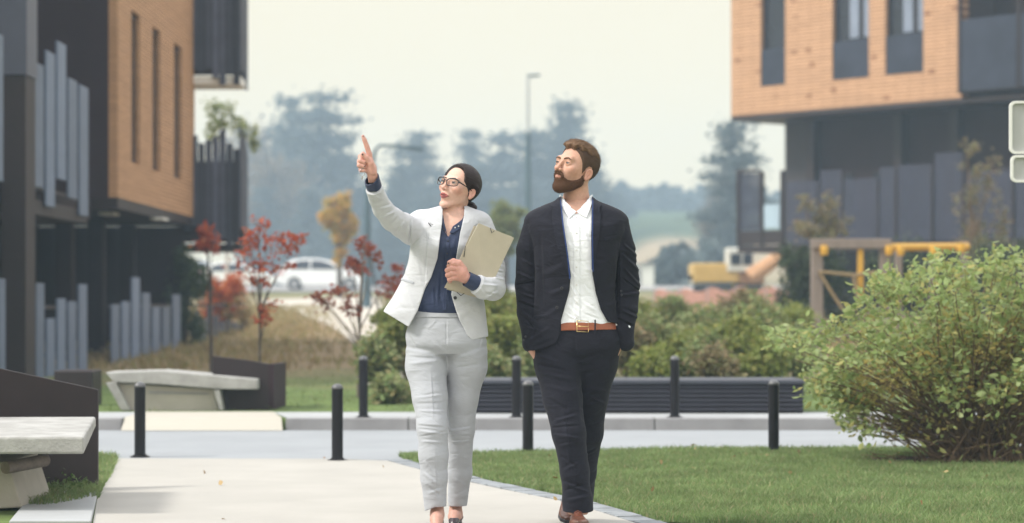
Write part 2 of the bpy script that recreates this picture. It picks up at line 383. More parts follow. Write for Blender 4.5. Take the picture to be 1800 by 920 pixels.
def wood_mat(name, along, c1=(.56,.335,.185), c2=(.36,.17,.08), row=.07, col_=.45, knots=False):
    "clad boards / shingles: rows along z, joints along the wall direction"
    m = bpy.data.materials.new(name); m.use_nodes = True; t = m.node_tree; N = t.nodes; L = t.links; b = N['Principled BSDF']
    b.inputs['Roughness'].default_value = .75; b.inputs['Specular IOR Level'].default_value = .25
    c = N.new('ShaderNodeTexCoord'); s = N.new('ShaderNodeVectorMath'); s.operation = 'DOT_PRODUCT'; s.inputs[1].default_value = along; L.new(c.outputs['Object'], s.inputs[0])
    z = N.new('ShaderNodeSeparateXYZ'); L.new(c.outputs['Object'], z.inputs[0]); cb = N.new('ShaderNodeCombineXYZ'); L.new(s.outputs['Value'], cb.inputs[0]); L.new(z.outputs['Z'], cb.inputs[1])
    br = N.new('ShaderNodeTexBrick'); L.new(cb.outputs[0], br.inputs['Vector']); br.inputs['Scale'].default_value = 1
    br.inputs['Brick Width'].default_value = col_; br.inputs['Row Height'].default_value = row; br.inputs['Mortar Size'].default_value = row*.16; br.inputs['Mortar Smooth'].default_value = .6
    br.inputs['Color1'].default_value = (*c1,1); br.inputs['Color2'].default_value = (*[x*.86 for x in c1],1); br.inputs['Mortar'].default_value = (*[x*.55 for x in c2],1)
    n = N.new('ShaderNodeTexNoise'); n.inputs['Scale'].default_value = 3; n.inputs['Detail'].default_value = 8; L.new(cb.outputs[0], n.inputs['Vector'])
    mx_ = N.new('ShaderNodeMix'); mx_.data_type = 'RGBA'; mx_.blend_type = 'MULTIPLY'; mx_.inputs[0].default_value = .35; L.new(br.outputs['Color'], mx_.inputs[6])
    r = N.new('ShaderNodeValToRGB'); r.color_ramp.elements[0].color = (.7,.62,.55,1); r.color_ramp.elements[1].color = (1.1,1.05,1,1); L.new(n.outputs['Fac'], r.inputs[0]); L.new(r.outputs[0], mx_.inputs[7])
    src = mx_.outputs[2]
    if knots:
        v = N.new('ShaderNodeTexVoronoi'); v.inputs['Scale'].default_value = 1.75; v.inputs['Randomness'].default_value = .45; mpn = N.new('ShaderNodeMapping'); mpn.inputs['Scale'].default_value = (.8,1.5,1)
        L.new(cb.outputs[0], mpn.inputs[0]); L.new(mpn.outputs[0], v.inputs['Vector'])
        k = N.new('ShaderNodeValToRGB'); k.color_ramp.elements[0].position = .10; k.color_ramp.elements[1].position = .22
        k.color_ramp.elements[0].color = (.48,.36,.30,1); k.color_ramp.elements[1].color = (1,1,1,1); L.new(v.outputs['Distance'], k.inputs[0])
        m2 = N.new('ShaderNodeMix'); m2.data_type = 'RGBA'; m2.blend_type = 'MULTIPLY'; m2.inputs[0].default_value = 1; L.new(src, m2.inputs[6]); L.new(k.outputs[0], m2.inputs[7]); src = m2.outputs[2]
    L.new(src, b.inputs['Base Color'])
    bp = N.new('ShaderNodeBump'); bp.inputs['Strength'].default_value = .5; bp.inputs['Distance'].default_value = .012; bp.invert = True
    L.new(br.outputs['Fac'], bp.inputs['Height']); L.new(bp.outputs[0], b.inputs['Normal'])
    return m
M_woodL = wood_mat('wood_cladding', (0,1,0), row=.066, col_=.7)

# ---- left building: everything lines up on the street plane X = XL
XL = -5.8
def YL(px): return F*XL/(px-900)                # depth where the street plane is seen at column px
def ZL(px, py): return EYE+(HZ-py)*(YL(px))/F
bL = empty('apartment_building', (-8, 36, 0), 'dark apartment building on the left with pale timber clad upper storey and slim windows', 'building')
zs = 2.58; y0, y1 = YL(207), YL(342)
# clad wall with real openings: piers between the window columns
wins = [(YL(231), YL(246)), (YL(268), YL(282)), (YL(306), YL(320))]
wz0, wz1 = 3.18, 5.50
mb = MB(); ycur = y0
for a, b_ in wins:
    mb.box(XL-.28, XL, ycur, a, zs, 9.2); mb.box(XL-.28, XL, a, b_, zs, wz0+.0); mb.box(XL-.28, XL, a, b_, wz1, 9.2); ycur = b_
mb.box(XL-.28, XL, ycur, y1, zs, 9.2)
mb.build('timber_wall', M_woodL, bL)
for a, b_ in wins:
    m = MB(); m.box(XL-.090, XL-.070, a+.002, a+.07, wz0+.002, wz1-.002); m.box(XL-.090, XL-.070, b_-.07, b_-.002, wz0+.002, wz1-.002); m.box(XL-.090,XL-.070,a+.07,b_-.07,wz0+.002,wz0+.07); m.box(XL-.090,XL-.070,a+.07,b_-.07,wz1-.07,wz1-.002)
    wdo = m.build('window', M_black, bL)
    MB().box(XL-.084, XL-.076, a+.07, b_-.07, wz0+.07, wz1-.07).build('pane', M_glassd, wdo)
# main dark mass
MB().box(-12, XL-.285, y0+.02, y1-.01, zs+.02, 9.2).build('upper_wall', M_dark2, bL)
MB().box(-12, XL-.135, y0-.02, y0+.0, zs-.02, 9.2).build('gable_wall', M_dark2, bL)
MB().box(-12, XL-.003, y0+.0, y1-.0, zs-.16, zs-.003).build('soffit', M_black, bL)
MB().box(-12.5, -8.6, 22, 54, 0.1, zs-.17).build('ground_floor_wall', M_dark, bL)
MB().box(-12, -7.3, 26.5, y0-.03, zs-.03, 9.2).build('recessed_wall', M_dark2, bL)
MB().box(-12, -6.2, 22, y0-.03, zs-.35, zs-.035).build('floor_slab', M_dark, bL)
for px, py in ((188,357),(277,381)):
    d_ = 37.2 if px < 200 else 39.5
    x_ = (px-900)*d_/F
    MB().box(x_-.11, x_+.11, d_-.1, d_+.5, zs-.20, zs-.163).build('soffit_lamp', M_white, bL)
MB().box(-12,-5.98,44.0,44.2,.1,zs-.17).build('cross_wall', M_dark2, bL)
MB().box(-8.3,-8.1,39.6,40.0,.12,2.2).build('amber_reflection', M_woodL, bL)  # wood-coloured slab standing in for an orange reflection in the glazing
for yy in (36.5, 39.3, 42.5):
    m = MB(); m.box(-6.9, -6.65, yy, yy+.28, .1, zs-.17); m.build('pillar', M_dark, bL)
# ground floor glazing
for a, b_, mm_ in ((34.6,35.5,M_glassd),(37.3,38.9,M_glassd),(40.2,42.0,M_glassd)):
    wdo = MB().box(-8.6,-8.5,a,b_,.3,2.3).build('window', M_black, bL); MB().box(-8.5,-8.48,a+.06,b_-.06,.36,2.24).build('pane', mm_, wdo)
# street column: dark foot, grey metal upper cladding
MB().box(-6.09,-5.8,F*XL/(45-900)*1.0, F*XL/(62-900), .09, 3.75).build('column', M_black, bL)
MB().box(-6.13,-5.78,F*XL/(45-900)-.03, F*XL/(62-900)+.02, 3.752, 9.2).build('column_cladding', mat('grey_metal_cladding', (.075,.08,.115), .45, .1, 2, .05, 40), bL)
# slatted balconies; each: frame slab + slats
def balcony(px0, px1, tops, bots, m, parent, x=XL, slab=True, gaps=.035):
    m1 = MB(); n = len(tops)
    for i in range(n):
        a = px0+(px1-px0)*i/n; b_ = px0+(px1-px0)*(i+1)/n; g_ = (b_-a)*.12
        ya, yb = F*x/(a+g_-900), F*x/(b_-g_-900); pc = (a+b_)/2; dc = F*x/(pc-900)
        m1.box(x-.03, x, ya, yb, EYE+(HZ-bots[i])*dc/F, EYE+(HZ-tops[i])*dc/F)
    o = m1.build('slat_screen', m, parent, bevel=.006)
    return o
def full_balcony(px0, px1, tops, bots, z_slab, m, x=XL, depth=.9):
    b = MB().box(x-depth, x-.045, F*x/(px0-900), F*x/(px1-900), z_slab-.18, z_slab).build('balcony', M_black, bL)
    s_ = balcony(px0, px1, tops, bots, m, b, x); 
    yb0, yb1 = F*x/(px0-900), F*x/(px1-900)
    for zr in (z_slab+.12, z_slab+.75):
        MB().box(x-.042, x-.032, yb0, yb1, zr, zr+.04).build('rail', M_black, b)
    return b
full_balcony(60, 158, [113,92,76,140,152], [330,364,316,350,380], 2.30, M_slat)
full_balcony(-60, 8, [40,60,30,60], [320,310,330,318], 2.60, M_slat)
# end balconies seen beyond the timber wall (front facing and side facing screens)
def end_balcony(z0, z1, yb, tops, bots, white=False):
    xb0, xb1 = -6.10, -4.95
    b = MB().box(xb0, xb1, yb+.06, yb+1.25, z0-.14, z0).build('balcony', M_white if white else M_black, bL)
    n = len(tops); m1 = MB(); s_ = F/yb
    for i in range(n):
        xa = xb0+(xb1-xb0)*i/n; xe = xb0+(xb1-xb0)*(i+1)/n
        m1.box(xa+.008, xe-.008, yb, yb+.03, EYE+(HZ-bots[i])/s_, EYE+(HZ-tops[i])/s_)
        m1.box(xb1-.02, xb1+.01, yb+.08+1.2*i/n, yb+.04+1.2*(i+1)/n, EYE+(HZ-bots[i])/s_, EYE+(HZ-tops[i])/s_)
    m1.build('slat_screen', M_slatd, b, bevel=.004)
    zt_0 = EYE+(HZ-max(tops)-4)/s_
    MB().box(xb0, xb1-.03, yb+.06, yb+.075, z0+.02, min(zt_0,z0+1.5)).box(xb1-.055, xb1-.04, yb+.08, yb+1.2, z0+.02, min(zt_0,z0+1.5)).build('back_panel', M_dark, b)
    for zr in (z0+.1, z0+.8): MB().box(xb0, xb1-.03, yb+.035, yb+.05, zr, zr+.05).build('rail', M_black, b)
    return b
end_balcony(5.15, 6.7, 44.0, [-40]*9, [122,124,121,125,120,138,150,132,149], True)
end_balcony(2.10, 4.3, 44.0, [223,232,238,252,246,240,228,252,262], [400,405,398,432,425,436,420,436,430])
# ground level slat fences under the building (each its own thing)
def slat_fence(px0, px1, tops, bot_z, lab, m, hi=0):
    e = empty('slat_fence', (XL, F*XL/((px0+px1)/2-900), .1), lab, 'fence', 'slatted terrace fences along the left building')
    n = len(tops); m1 = MB()
    for i in range(n):
        a = px0+(px1-px0)*i/n; b_ = px0+(px1-px0)*(i+1)/n; g_ = (b_-a)*.14
        ya, yb = F*XL/(a+g_-900), F*XL/(b_-g_-900); dc = F*XL/((a+b_)/2-900)
        m1.box(XL-.03, XL, ya, yb, bot_z, EYE+(HZ-tops[i])*dc/F)
    m1.build('slat_panel', m, e, bevel=.005)
    ya, yb = F*XL/(px0-900), F*XL/(px1-900)
    for zz in (.35, .95): MB().box(XL-.045, XL-.032, ya, yb, zz, zz+.05).build('rail', M_black, e)
    return e
slat_fence(-50, 12, [480,500,510,490], .1, 'grey slatted terrace fence at the left photo edge, nearest of the fences', M_slat)
slat_fence(62, 156, [498,560,525,530,500], .1, 'grey slatted terrace fence just right of the black street column', M_slat)
slat_fence(195, 320, [535,530,488,515,540,540,518], .1, 'grey slatted terrace fence behind the far concrete bench', M_slat)
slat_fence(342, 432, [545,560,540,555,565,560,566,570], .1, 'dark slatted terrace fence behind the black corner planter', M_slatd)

# ---- right building
dR0, dR1 = F/60.0, F/66.0
A = Vector(((1285-900)/60.0, dR0)); B = Vector(((1690-900)/66.0, dR1)); T = (B-A).normalized(); Nn = Vector((-T.y, T.x)); Lb = (B-A).length
if Nn.y < 0: Nn = -Nn                          # Nn points away from the camera
M_woodR = wood_mat('wood_shingles', (T.x,T.y,0), c1=(.60,.375,.225), row=.10, col_=.9, knots=True)
bR = empty('apartment_building', (A.x+6, A.y+4, .5), 'dark apartment building on the right with timber shingled upper box and three tall windows', 'building')
def fb(u0, u1, v0, v1, z0, z1):
    "box in facade coordinates: u along the facade, v behind it"
    pts = [A+T*u0+Nn*v0, A+T*u1+Nn*v0, A+T*u1+Nn*v1, A+T*u0+Nn*v1]
    if (pts[1]-pts[0]).x*(pts[2]-pts[1]).y-(pts[1]-pts[0]).y*(pts[2]-pts[1]).x < 0: pts = pts[::-1]
    return [(p.x,p.y,z) for z in (z0,z1) for p in pts], [(0,3,2,1),(4,5,6,7),(0,1,5,4),(1,2,6,5),(2,3,7,6),(3,0,4,7)]
def u_at(px, v=0.0):
    # column px -> u along the line v behind the facade
    r = (px-900)/F; return (A.x+Nn.x*v-r*(A.y+Nn.y*v))/(r*T.y-T.x)
def z_at(px, py):
    u = u_at(px); d = A.y+T.y*u; return EYE+(HZ-py)*d/F
zb = 6.47; zt_ = 12.5
ws_ = [(1337,1380,151),(1463,1527,139),(1556,1623,130)]
mb = MB(); uc = 0
for a, b_, bt in ws_:
    ua, ub = u_at(a), u_at(b_); zw = z_at((a+b_)/2, bt); zw1 = zw+3.3
    mb.add(*fb(uc,ua,0,.3,zb,zt_)); mb.add(*fb(ua,ub,0,.3,zb,zw)); mb.add(*fb(ua,ub,0,.3,zw1,zt_)); uc = ub
mb.add(*fb(uc,Lb,0,.3,zb,zt_)); mb.add(*fb(0,.28,.302,6,zb,zt_)); mb.build('timber_wall', M_woodR, bR)
M_pale = mat('pale_curtain_glass', (.20,.24,.32), .15, .15, 1.5, 0, 1, spec=.7)
for k_, (a, b_, bt) in enumerate(ws_):
    ua, ub = u_at(a), u_at(b_); zw = z_at((a+b_)/2, bt); zw1 = zw+3.3
    m = MB(); f_ = .05
    m.add(*fb(ua+.002,ua+f_,.12,.2,zw+.002,zw1)); m.add(*fb(ub-f_,ub-.002,.12,.2,zw+.002,zw1)); m.add(*fb(ua+f_,ub-f_,.12,.2,zw+.002,zw+f_))
    if k_: 
        um = ua+(ub-ua)*.72; m.add(*fb(um-.03,um+.03,.12,.2,zw+f_,zw1))
    wdo = m.build('window', M_black, bR)
    m = MB(); m.add(*fb(ua+f_,ub-f_,.17,.18,zw+f_,zw1)); m.build('pane', M_glassd, wdo)
    if k_:
        m = MB(); m.add(*fb(um-.45,um-.12,.155,.165,zw+1.15,zw1)); m.add(*fb(um+.06,ub-f_-.01,.155,.165,zw+1.15,zw1)); m.build('curtain', M_pale, wdo)
    m = MB(); m.add(*fb(ua+.01,ub-.01,.03,.05,zw+.03,zw+1.08)); m.build('guard_panel', M_glassb, wdo)
# box behind the facade, soffit, recessed storeys
m = MB(); m.add(*fb(.3,Lb,.32,6,zb+.03,zt_)); m.build('upper_wall', M_dark2, bR)
m = MB(); m.add(*fb(-.0,Lb+9,.004,6,zb-.14,zb-.002)); m.build('soffit', M_black, bR)
uR = u_at(1380,1.5)
m = MB(); m.add(*fb(uR+.05,Lb+9,1.6,6.0,.2,zb-.145)); m.build('recessed_wall', M_dark2, bR)
m = MB(); m.add(*fb(uR,uR+.9,1.5,1.598,2.6,zb-.145)); m.build('corner_panel', mat('grey_render', (.055,.050,.054), .8, .08, 1), bR)
for px in (1417, 1570, 1668):
    u_ = u_at(px,1.2); m = MB(); m.add(*fb(u_,u_+.28,1.2,1.48,.3,zb-.145)); m.build('pillar', M_black, bR)
# loggia storey to the right
m = MB(); m.add(*fb(Lb+.0,Lb+9,1.4,6,zb+.0,zt_)); m.build('loggia_wall', M_dark, bR)
m = MB(); m.add(*fb(Lb+.02,Lb+9,-.15,1.4,zb+.1,zb+.28)); lg = m.build('balcony', M_black, bR)
for i in range(4):
    u_ = Lb+.15+i*1.95; m = MB(); m.add(*fb(u_,u_+1.8,-.2,-.17,zb+.15,zb+2.05)); m.build('glass_panel', M_glassb, lg)
    m = MB(); m.add(*fb(u_-.10,u_-.02,-.22,-.14,zb+.1,zb+4.2)); m.build('post', M_black, lg)
# first floor balcony of dark mesh panels
zf = z_at(1400, 432)
m = MB(); m.add(*fb(u_at(1297,-.9),Lb+9,-.9,1.55,zf-.2,zf)); bl = m.build('balcony', M_black, bR)
M_mesh = mat('grey_mesh_panel', (.034,.038,.066), .5, .15, 3, .3, 300, island=.35)
_t = M_mesh.node_tree; _a = _t.nodes.new('ShaderNodeBsdfTransparent'); _m = _t.nodes.new('ShaderNodeMixShader'); _m.inputs[0].default_value = .38
_t.links.new(_t.nodes['Principled BSDF'].outputs[0], _m.inputs[1]); _t.links.new(_a.outputs[0], _m.inputs[2]); _t.links.new(_m.outputs[0], _t.nodes['Material Output'].inputs[0])
u0_ = u_at(1297)+.05
for x0_, x1_, t_ in ((1382,1438,320),(1440,1480,300),(1482,1543,316),(1545,1574,295),(1577,1638,291),(1642,1693,270),(1697,1780,302),(1784,1850,296),(1855,1930,300)):
    ua, ub = u_at(x0_,-.95), u_at(x1_,-.95); d_ = A.y+T.y*ua-Nn.y*.95
    m = MB(); m.add(*fb(ua+.02,ub-.02,-.95,-.92,zf+.02,EYE+(HZ-t_)*d_/F)); m.build('mesh_panel', M_mesh, bl)
    m = MB(); m.add(*fb(ub-.02,ub+.03,-.97,-.90,zf,EYE+(HZ-t_)*d_/F-.05)); m.build('post', M_black, bl)
# the open framed end of that balcony
ue0, ue1 = u_at(1297,-.9), u_at(1374,-.9); zt2 = z_at(1300, 308)
m = MB()
for a in (ue0, (ue0+ue1)/2+.05, ue1): m.add(*fb(a,a+.10,-.96,-.86,zf-.0,zt2))
m.add(*fb(ue0-.0,ue1*.5+ue0*.5,-.965,-.855,zt2,zt2+.08)); m.add(*fb(ue0+.1,ue1,-.93,-.90,zf+.02,zf+.42)); m.build('end_frame', M_black, bl)
m = MB(); m.add(*fb(ue0+.12,(ue0+ue1)/2,-.93,-.90,zf+.45,zt2-.02)); m.build('mesh_panel', M_mesh, bl)
m = MB(); m.add(*fb((ue0+ue1)/2+.2,ue1-.05,-.93,-.90,zf+.48,zf+1.15)); m.build('glass_panel', mat('pale_glass_panel', (.35,.46,.55), .2, .1, 2), bl)
for i in range(6):
    u_ = u_at(1460,1.56)+i*1.6; m = MB(); m.add(*fb(u_,u_+.9,1.56,1.59,zf+.1,zf+2.1)); wdo = m.build('window', M_black, bR)
    m = MB(); m.add(*fb(u_+.06,u_+.84,1.54,1.558,zf+.16,zf+2.04)); m.build('pane', M_glassd, wdo)
# ================================================================ STREET FURNITURE
M_bol = mat('bollard_paint', (.010,.009,.012), .28, .15, 10, .04, 80, spec=.28)
M_cap = mat('bollard_cap', (.10,.10,.105), .35, .1, 10, spec=.5)
def bollard(loc, lab, grp):
    e = empty('bollard', loc, lab, 'bollard', grp)
    r = .0375
    MB().lathe([(r,.006),(r,.455),(r,.47)], 28, loc).build('post', M_bol, e, smooth=True).modifiers.new('n','EDGE_SPLIT').split_angle = R(40)
    MB().lathe([(r+.001,.47),(r+.002,.478),(r*.9,.492),(r*.5,.503),(.004,.506)], 28, loc).build('cap', M_cap, e, smooth=True)
    f = MB().lathe([(r*1.75,0),(r*1.75,.008),(r*1.1,.010),(r*1.05,.02)], 28, loc).build('foot_plate', M_bol, e)
    for k in range(4):
        a = PI/4+k*PI/2; MB().lathe([(.006,.008),(.006,.016),(.001,.018)], 8, (loc[0]+math.cos(a)*r*1.4, loc[1]+math.sin(a)*r*1.4, loc[2])).build('bolt', M_bol, f)
    return e
NB = ((246,805,'leftmost of the near black bollards, in front of the far concrete bench','n'),
      (593,811,'near black bollard on the path end, left of the pointing woman','n'),
      (928,800,'near black bollard at the lawn edge, just left of the man','n'),
      (1360,798,'near black bollard at the lawn edge, beside the big green shrub','n'))
for px, py, lab, _ in NB:
    p = G(px, py); bollard((p.x,p.y,.004), lab, 'black bollards on the near side of the road')
for px, lab in ((638,'far black bollard on the kerb, left of the pointing woman'),(908,'far black bollard on the kerb between the woman and the man'),(1187,'far black bollard on the kerb in front of the ribbed planter, right of the man')):
    p = G(px, 735, .1); bollard((p.x,p.y+.06,.1), lab, 'black bollards on the far kerb')

# near bench
M_conc = mat('bench_concrete', (.27,.265,.25), .85, .10, 6, .4, 70, spec=.2, col2=(.43,.425,.41))
M_concb = mat('beige_concrete', (.42,.39,.345), .88, .12, 4, .3, 70, spec=.2)
nb = empty('concrete_bench', (-3.0,12.6,0), 'large concrete bench with black backrest panel in the near left corner', 'bench')
def Pz(px, py, z):
    d = F*(EYE-z)/(py-HZ); return Vector(((px-900)*d/F, d, z))
fr = Pz(148,768,.39); bk = Vector((-2.255,13.1,.425)); fl = Vector((-4.1,11.75,.39)); bkl = Vector((-4.2,13.0,.425))
mb = MB(); t_ = .085
mb.add([fl-Vector((0,0,t_)), fr-Vector((0,0,t_)), bk-Vector((0,0,.06)), bkl-Vector((0,0,.06)), fl, fr, bk, bkl], [(0,3,2,1),(4,5,6,7),(0,1,5,4),(1,2,6,5),(2,3,7,6),(3,0,4,7)])
mb.build('seat', M_conc, nb, bevel=.012)
# support foot: tapered concrete leg with a round steel pin
mb = MB(); a0 = W(-120,812,12.1); a1 = W(14,812,12.1); a2 = W(40,893,12.1); a3 = W(-120,900,12.1)
mb.prism([a0,a3,a2,a1], (0,.75,0)); mb.build('base', M_concb, nb, bevel=.01)
c_ = W(28,822,12.0); m = MB(); m.tube([c_+Vector((-.05,-.02,0)), c_+Vector((.10,.25,.02))], .032, 14); m.build('support_pin', mat('weathered_steel', (.16,.13,.11), .6, .3, 20, .3, 80), nb, bevel=.003)
p0, p1 = W(172,685,13.5), W(0,648,13.15); p1e = p1+(p1-p0)*.6
lo0 = Vector((p0.x,p0.y,0.0)); lo1 = Vector((p1e.x,p1e.y,0.0))
mb = MB(); mb.prism([lo1, lo0, p0, p1e], (0,.03,0)); mb.build('backrest_panel', M_black, nb, bevel=.003)
mb = MB(); q = [G(16,925),G(160,925),G(172,871),G(62,869)]
mb.prism([Vector((v.x,v.y,-.02)) for v in q], (0,0,.045)); mb.build('footing_slab', M_pave, nb, bevel=.006)
# weeds along the foot of the panel
rng = np.random.default_rng(5)
C = np.stack([rng.uniform(-2.95,-2.33,700), rng.uniform(12.95,13.42,700), rng.gamma(2,.016,700)],1)
o = link('weed_patch', leaves_mesh('weed_patch', C, .028, rng, .6), leaf_mat('weed_leaves', [(.08,.14,.035),(.17,.24,.09),(.12,.17,.06)]))
tag(o, 'low green weeds growing under the near bench by its black panel', 'weeds', kind='stuff')

# far bench
fbn = empty('concrete_bench', (-3.2,21.4,.1), 'pale concrete bench with overhanging seat beyond the road on the left', 'bench')
def X(px, d): return (px-900)*d/F
D = 21.0
seat = [W(185,655,D), W(282,652,D), W(452,667,D), W(452,685,D), W(378,684,D), W(282,676,D), W(200,672,D)]
mb = MB(); mb.prism(seat[::-1], (0,.55,0)); mb.build('seat', M_conc, fbn, bevel=.008)
mb = MB(); mb.prism([W(186,673,D+.003), W(213,721,D+.003), W(228,721,D+.003), W(204,674,D+.003)], (0,.53,0)); mb.build('leg', M_conc, fbn)
mb = MB(); mb.prism([W(376,686,D+.003), W(386,721,D+.003), W(392,721,D+.003), W(386,686,D+.003)][::1], (0,.5,0)); mb.build('leg', M_conc, fbn)
mb = MB(); mb.prism([W(206,674,D+.09), W(230,722,D+.09), W(384,722,D+.09), W(376,685,D+.09), W(282,679,D+.09)], (0,.4,0)); bs = mb.build('base', M_concb, fbn)
mb = MB(); mb.prism([W(262,688,D+.08),W(262,692,D+.08),W(366,694,D+.08),W(366,691,D+.08)], (0,.012,0)); mb.build('groove_strip', M_kerb, bs)
# dark corner planter beside it
cpn = empty('corner_planter', (-2.3,21.4,.1), 'low black steel planter wall beside the far concrete bench', 'planter')
mb = MB(); mb.prism([W(374,626,21.2), W(374,723,21.2), W(472,723,21.2), W(472,640,21.2), W(440,634,21.2)], (0,.05,0)); mb.build('front_panel', M_black, cpn, bevel=.004)
p = W(472,640,21.2); mb = MB(); mb.prism([Vector((p.x-.002,21.2,.1)), Vector((p.x+.02,21.2+.9,.1)), Vector((p.x+.02,22.1,p.z-.01)), Vector((p.x-.002,21.2,p.z))], (.05,0,0)); mb.build('side_panel', M_dark2, cpn, bevel=.004)
mb = MB(); mb.prism([(p.x-.45,21.30,.12),(p.x-.004,21.30,.12),(p.x-.004,22.0,.12),(p.x-.45,22.0,.12)], (0,0,.36)); mb.build('soil_fill', M_soil, cpn)
o = MB().box(-4.15,-3.8,21.9,22.4,.1,.42).build('planter_box', M_black, bevel=.01); tag(o, 'small black planter box left of the far concrete bench', 'planter')

# ribbed dark planter bench
rp = empty('ribbed_planter', (1.1,20.9,.1), 'long low charcoal planter with horizontal ribs behind the man', 'planter')
xa, xb = X(834,20.5), X(1412,20.5); zt = .383
MB().box(xa,xb,20.52,20.56,.1,zt-.03).build('back_board', M_black, rp)
m = MB(); nr = 6
for i in range(nr):
    z0_ = .115+i*(zt-.155)/nr; m.tube([(xa,20.5,z0_+.018),(xb,20.5,z0_+.018)], .017, 10)
m.build('ribs', mat('charcoal_ribs', (.026,.026,.038), .6, .15, 6, .05, 60), rp, smooth=False)
MB().box(xa-.01,xb+.01,20.47,21.25,zt-.035,zt).build('top_rail', mat('charcoal_top', (.05,.054,.07), .6, .1, 5), rp, bevel=.008)
MB().box(xa,xb,21.2,21.25,.1,zt-.037).build('rear_board', M_black, rp)

# climbing frame on the playground
M_tim = mat('weathered_timber', (.25,.205,.18), .85, .18, 3, .3, 50, stretch=(8,8,1))
M_yel = mat('yellow_paint', (.62,.35,.05), .45, .08, 4)
pf = empty('playground_climber', (X(1550,35),35,.15), 'timber climbing frame with yellow bars and ropes behind the shrub', 'play equipment')
dP = 35.0; gz = terr(0,dP)
def post(px, top, w_, m, nm='post', d=dP, bot=None):
    a = W(px-w_/2, top, d); b_ = W(px+w_/2, top, d); MB().box(a.x, b_.x, d, d+(b_.x-a.x), gz if bot is None else W(0,bot,d).z, a.z).build(nm, m, pf, bevel=.01)
post(1437,421,20,M_tim); post(1557,421,19,M_tim); post(1580,436,12,M_tim,d=36.2); post(1697,424,13,M_tim,d=36.2); post(1640,436,9,M_tim,d=37.2); post(1513,438,10,M_yel,'pole',bot=520)
a = W(1427,420,dP-.02); b_ = W(1567,437,dP-.02); MB().box(a.x,b_.x,dP-.03,dP+.14,b_.z,a.z).build('beam', M_tim, pf, bevel=.01)
MB().tube([W(1563,435,dP+.1), W(1700,434,dP+1.2)], .055, 12).build('bar', M_yel, pf)
for px, py in ((1449,440),(1563,440),(1583,441),(1641,441),(1690,436)): 
    c_ = W(px,py,dP-.06); MB().lathe([(.05,-.07),(.06,0),(.05,.07)],12,c_).build('clamp', M_yel, pf)
M_rope = mat('tan_rope', (.30,.22,.12), .9, .2, 20)
for pts in (((1440,478),(1462,515),(1482,545)), ((1440,478),(1500,484),(1550,478)), ((1500,484),(1506,515),(1512,540))):
    MB().tube([W(x,y,dP-.05) for x,y in pts], .022, 8).build('rope', M_rope, pf)

# road sign seen from behind at the right edge
M_signg = mat('sign_back_grey', (.46,.465,.46), .5, .05, 3, metal=.0)
sd = 14.6; sg = empty('traffic_sign', (X(1812,sd),sd,0), 'pale grey back of a two plate road sign at the right photo edge', 'sign')
def rrect(cx, cz, w_, h_, r):
    pts = []
    for sx_, sz_, a0 in ((1,1,0),(-1,1,90),(-1,-1,180),(1,-1,270)):
        for k in range(6):
            a = R(a0+k*18); pts.append((cx+sx_*(w_/2-r)+math.cos(a)*r, cz+sz_*(h_/2-r)+math.sin(a)*r))
    return pts
def plate(x0, x1, yt, yb, nm):
    a = W(x0,yt,sd); b_ = W(x1,yb,sd); cx, cz = (a.x+b_.x)/2, (a.z+b_.z)/2; w_, h_ = b_.x-a.x, a.z-b_.z
    P = rrect(cx,cz,w_,h_,.035); pl_ = MB().prism([(x,sd,z) for x,z in P], (0,.012,0)).build(nm, M_signg, sg)
    m = MB(); n = len(P); Q = rrect(cx,cz,w_-.03,h_-.03,.025)
    m.add([(x,sd-.001,z) for x,z in P]+[(x,sd-.001,z) for x,z in Q]+[(x,sd-.018,z) for x,z in P]+[(x,sd-.018,z) for x,z in Q],
          [f for i in range(n) for f in ((i,(i+1)%n,(i+1)%n+2*n,i+2*n),(i+n,i+3*n,(i+1)%n+3*n,(i+1)%n+n),(i+2*n,(i+1)%n+2*n,(i+1)%n+3*n,i+3*n))])
    m.build('rim', M_white, pl_)
    for zz in (cz-h_*.2, cz+h_*.2): MB().box(cx-.02,cx+.14,sd-.03,sd-.004,zz-.02,zz+.02).build('bracket', M_signg, pl_)
plate(1774,1880,178,271,'upper_plate'); plate(1776,1878,273,321,'lower_plate')
MB().tube([(X(1827,sd),sd-.05,0),(X(1827,sd),sd-.05,W(0,170,sd).z)], .03, 16).build('pole', mat('galvanised_pole', (.35,.36,.37), .4, .1, 10, metal=.6), sg, smooth=True)

# ================================================================ DISTANT THINGS
M_lampm = mat('lamp_post_paint', (.07,.12,.15), .5, .1, 3); M_lampl = mat('pale_lamp_metal', (.42,.45,.46), .5, .1, 3)
def gz_at(px, d): return terr(X(px,d), d)
d_ = 100; e = empty('street_lamp', (X(928,d_),d_,gz_at(928,d_)), 'tall thin street lamp rising between the woman and the man', 'street lamp')
x_ = X(928,d_); z0 = gz_at(928,d_)
MB().tube([(x_,d_,z0),(x_,d_,W(0,235,d_).z)], [.16,.12], 12).build('pole', M_lampm, e)
MB().tube([(x_,d_,W(0,235,d_).z),(x_,d_,W(0,134,d_).z)], [.075,.06], 10).build('upper_pole', M_lampl, e)
a = W(926,136,d_); MB().prism([a, a+Vector((.0,0,.11)), a+Vector((.55,0,.14)), a+Vector((.55,0,.05))], (0,.22,0)).build('lamp_head', M_lampm, e, bevel=.02)
d_ = 75; e = empty('street_lamp', (X(645,d_),d_,gz_at(645,d_)), 'street lamp with long horizontal bent arm behind the raised hand', 'street lamp')
MB().tube([Vector((X(645,d_),d_,gz_at(645,d_))), W(645,420,d_), W(646,330,d_), W(654,285,d_), W(661,262,d_)], [.14,.12,.08,.06,.055], 12).build('pole', M_lampm, e)
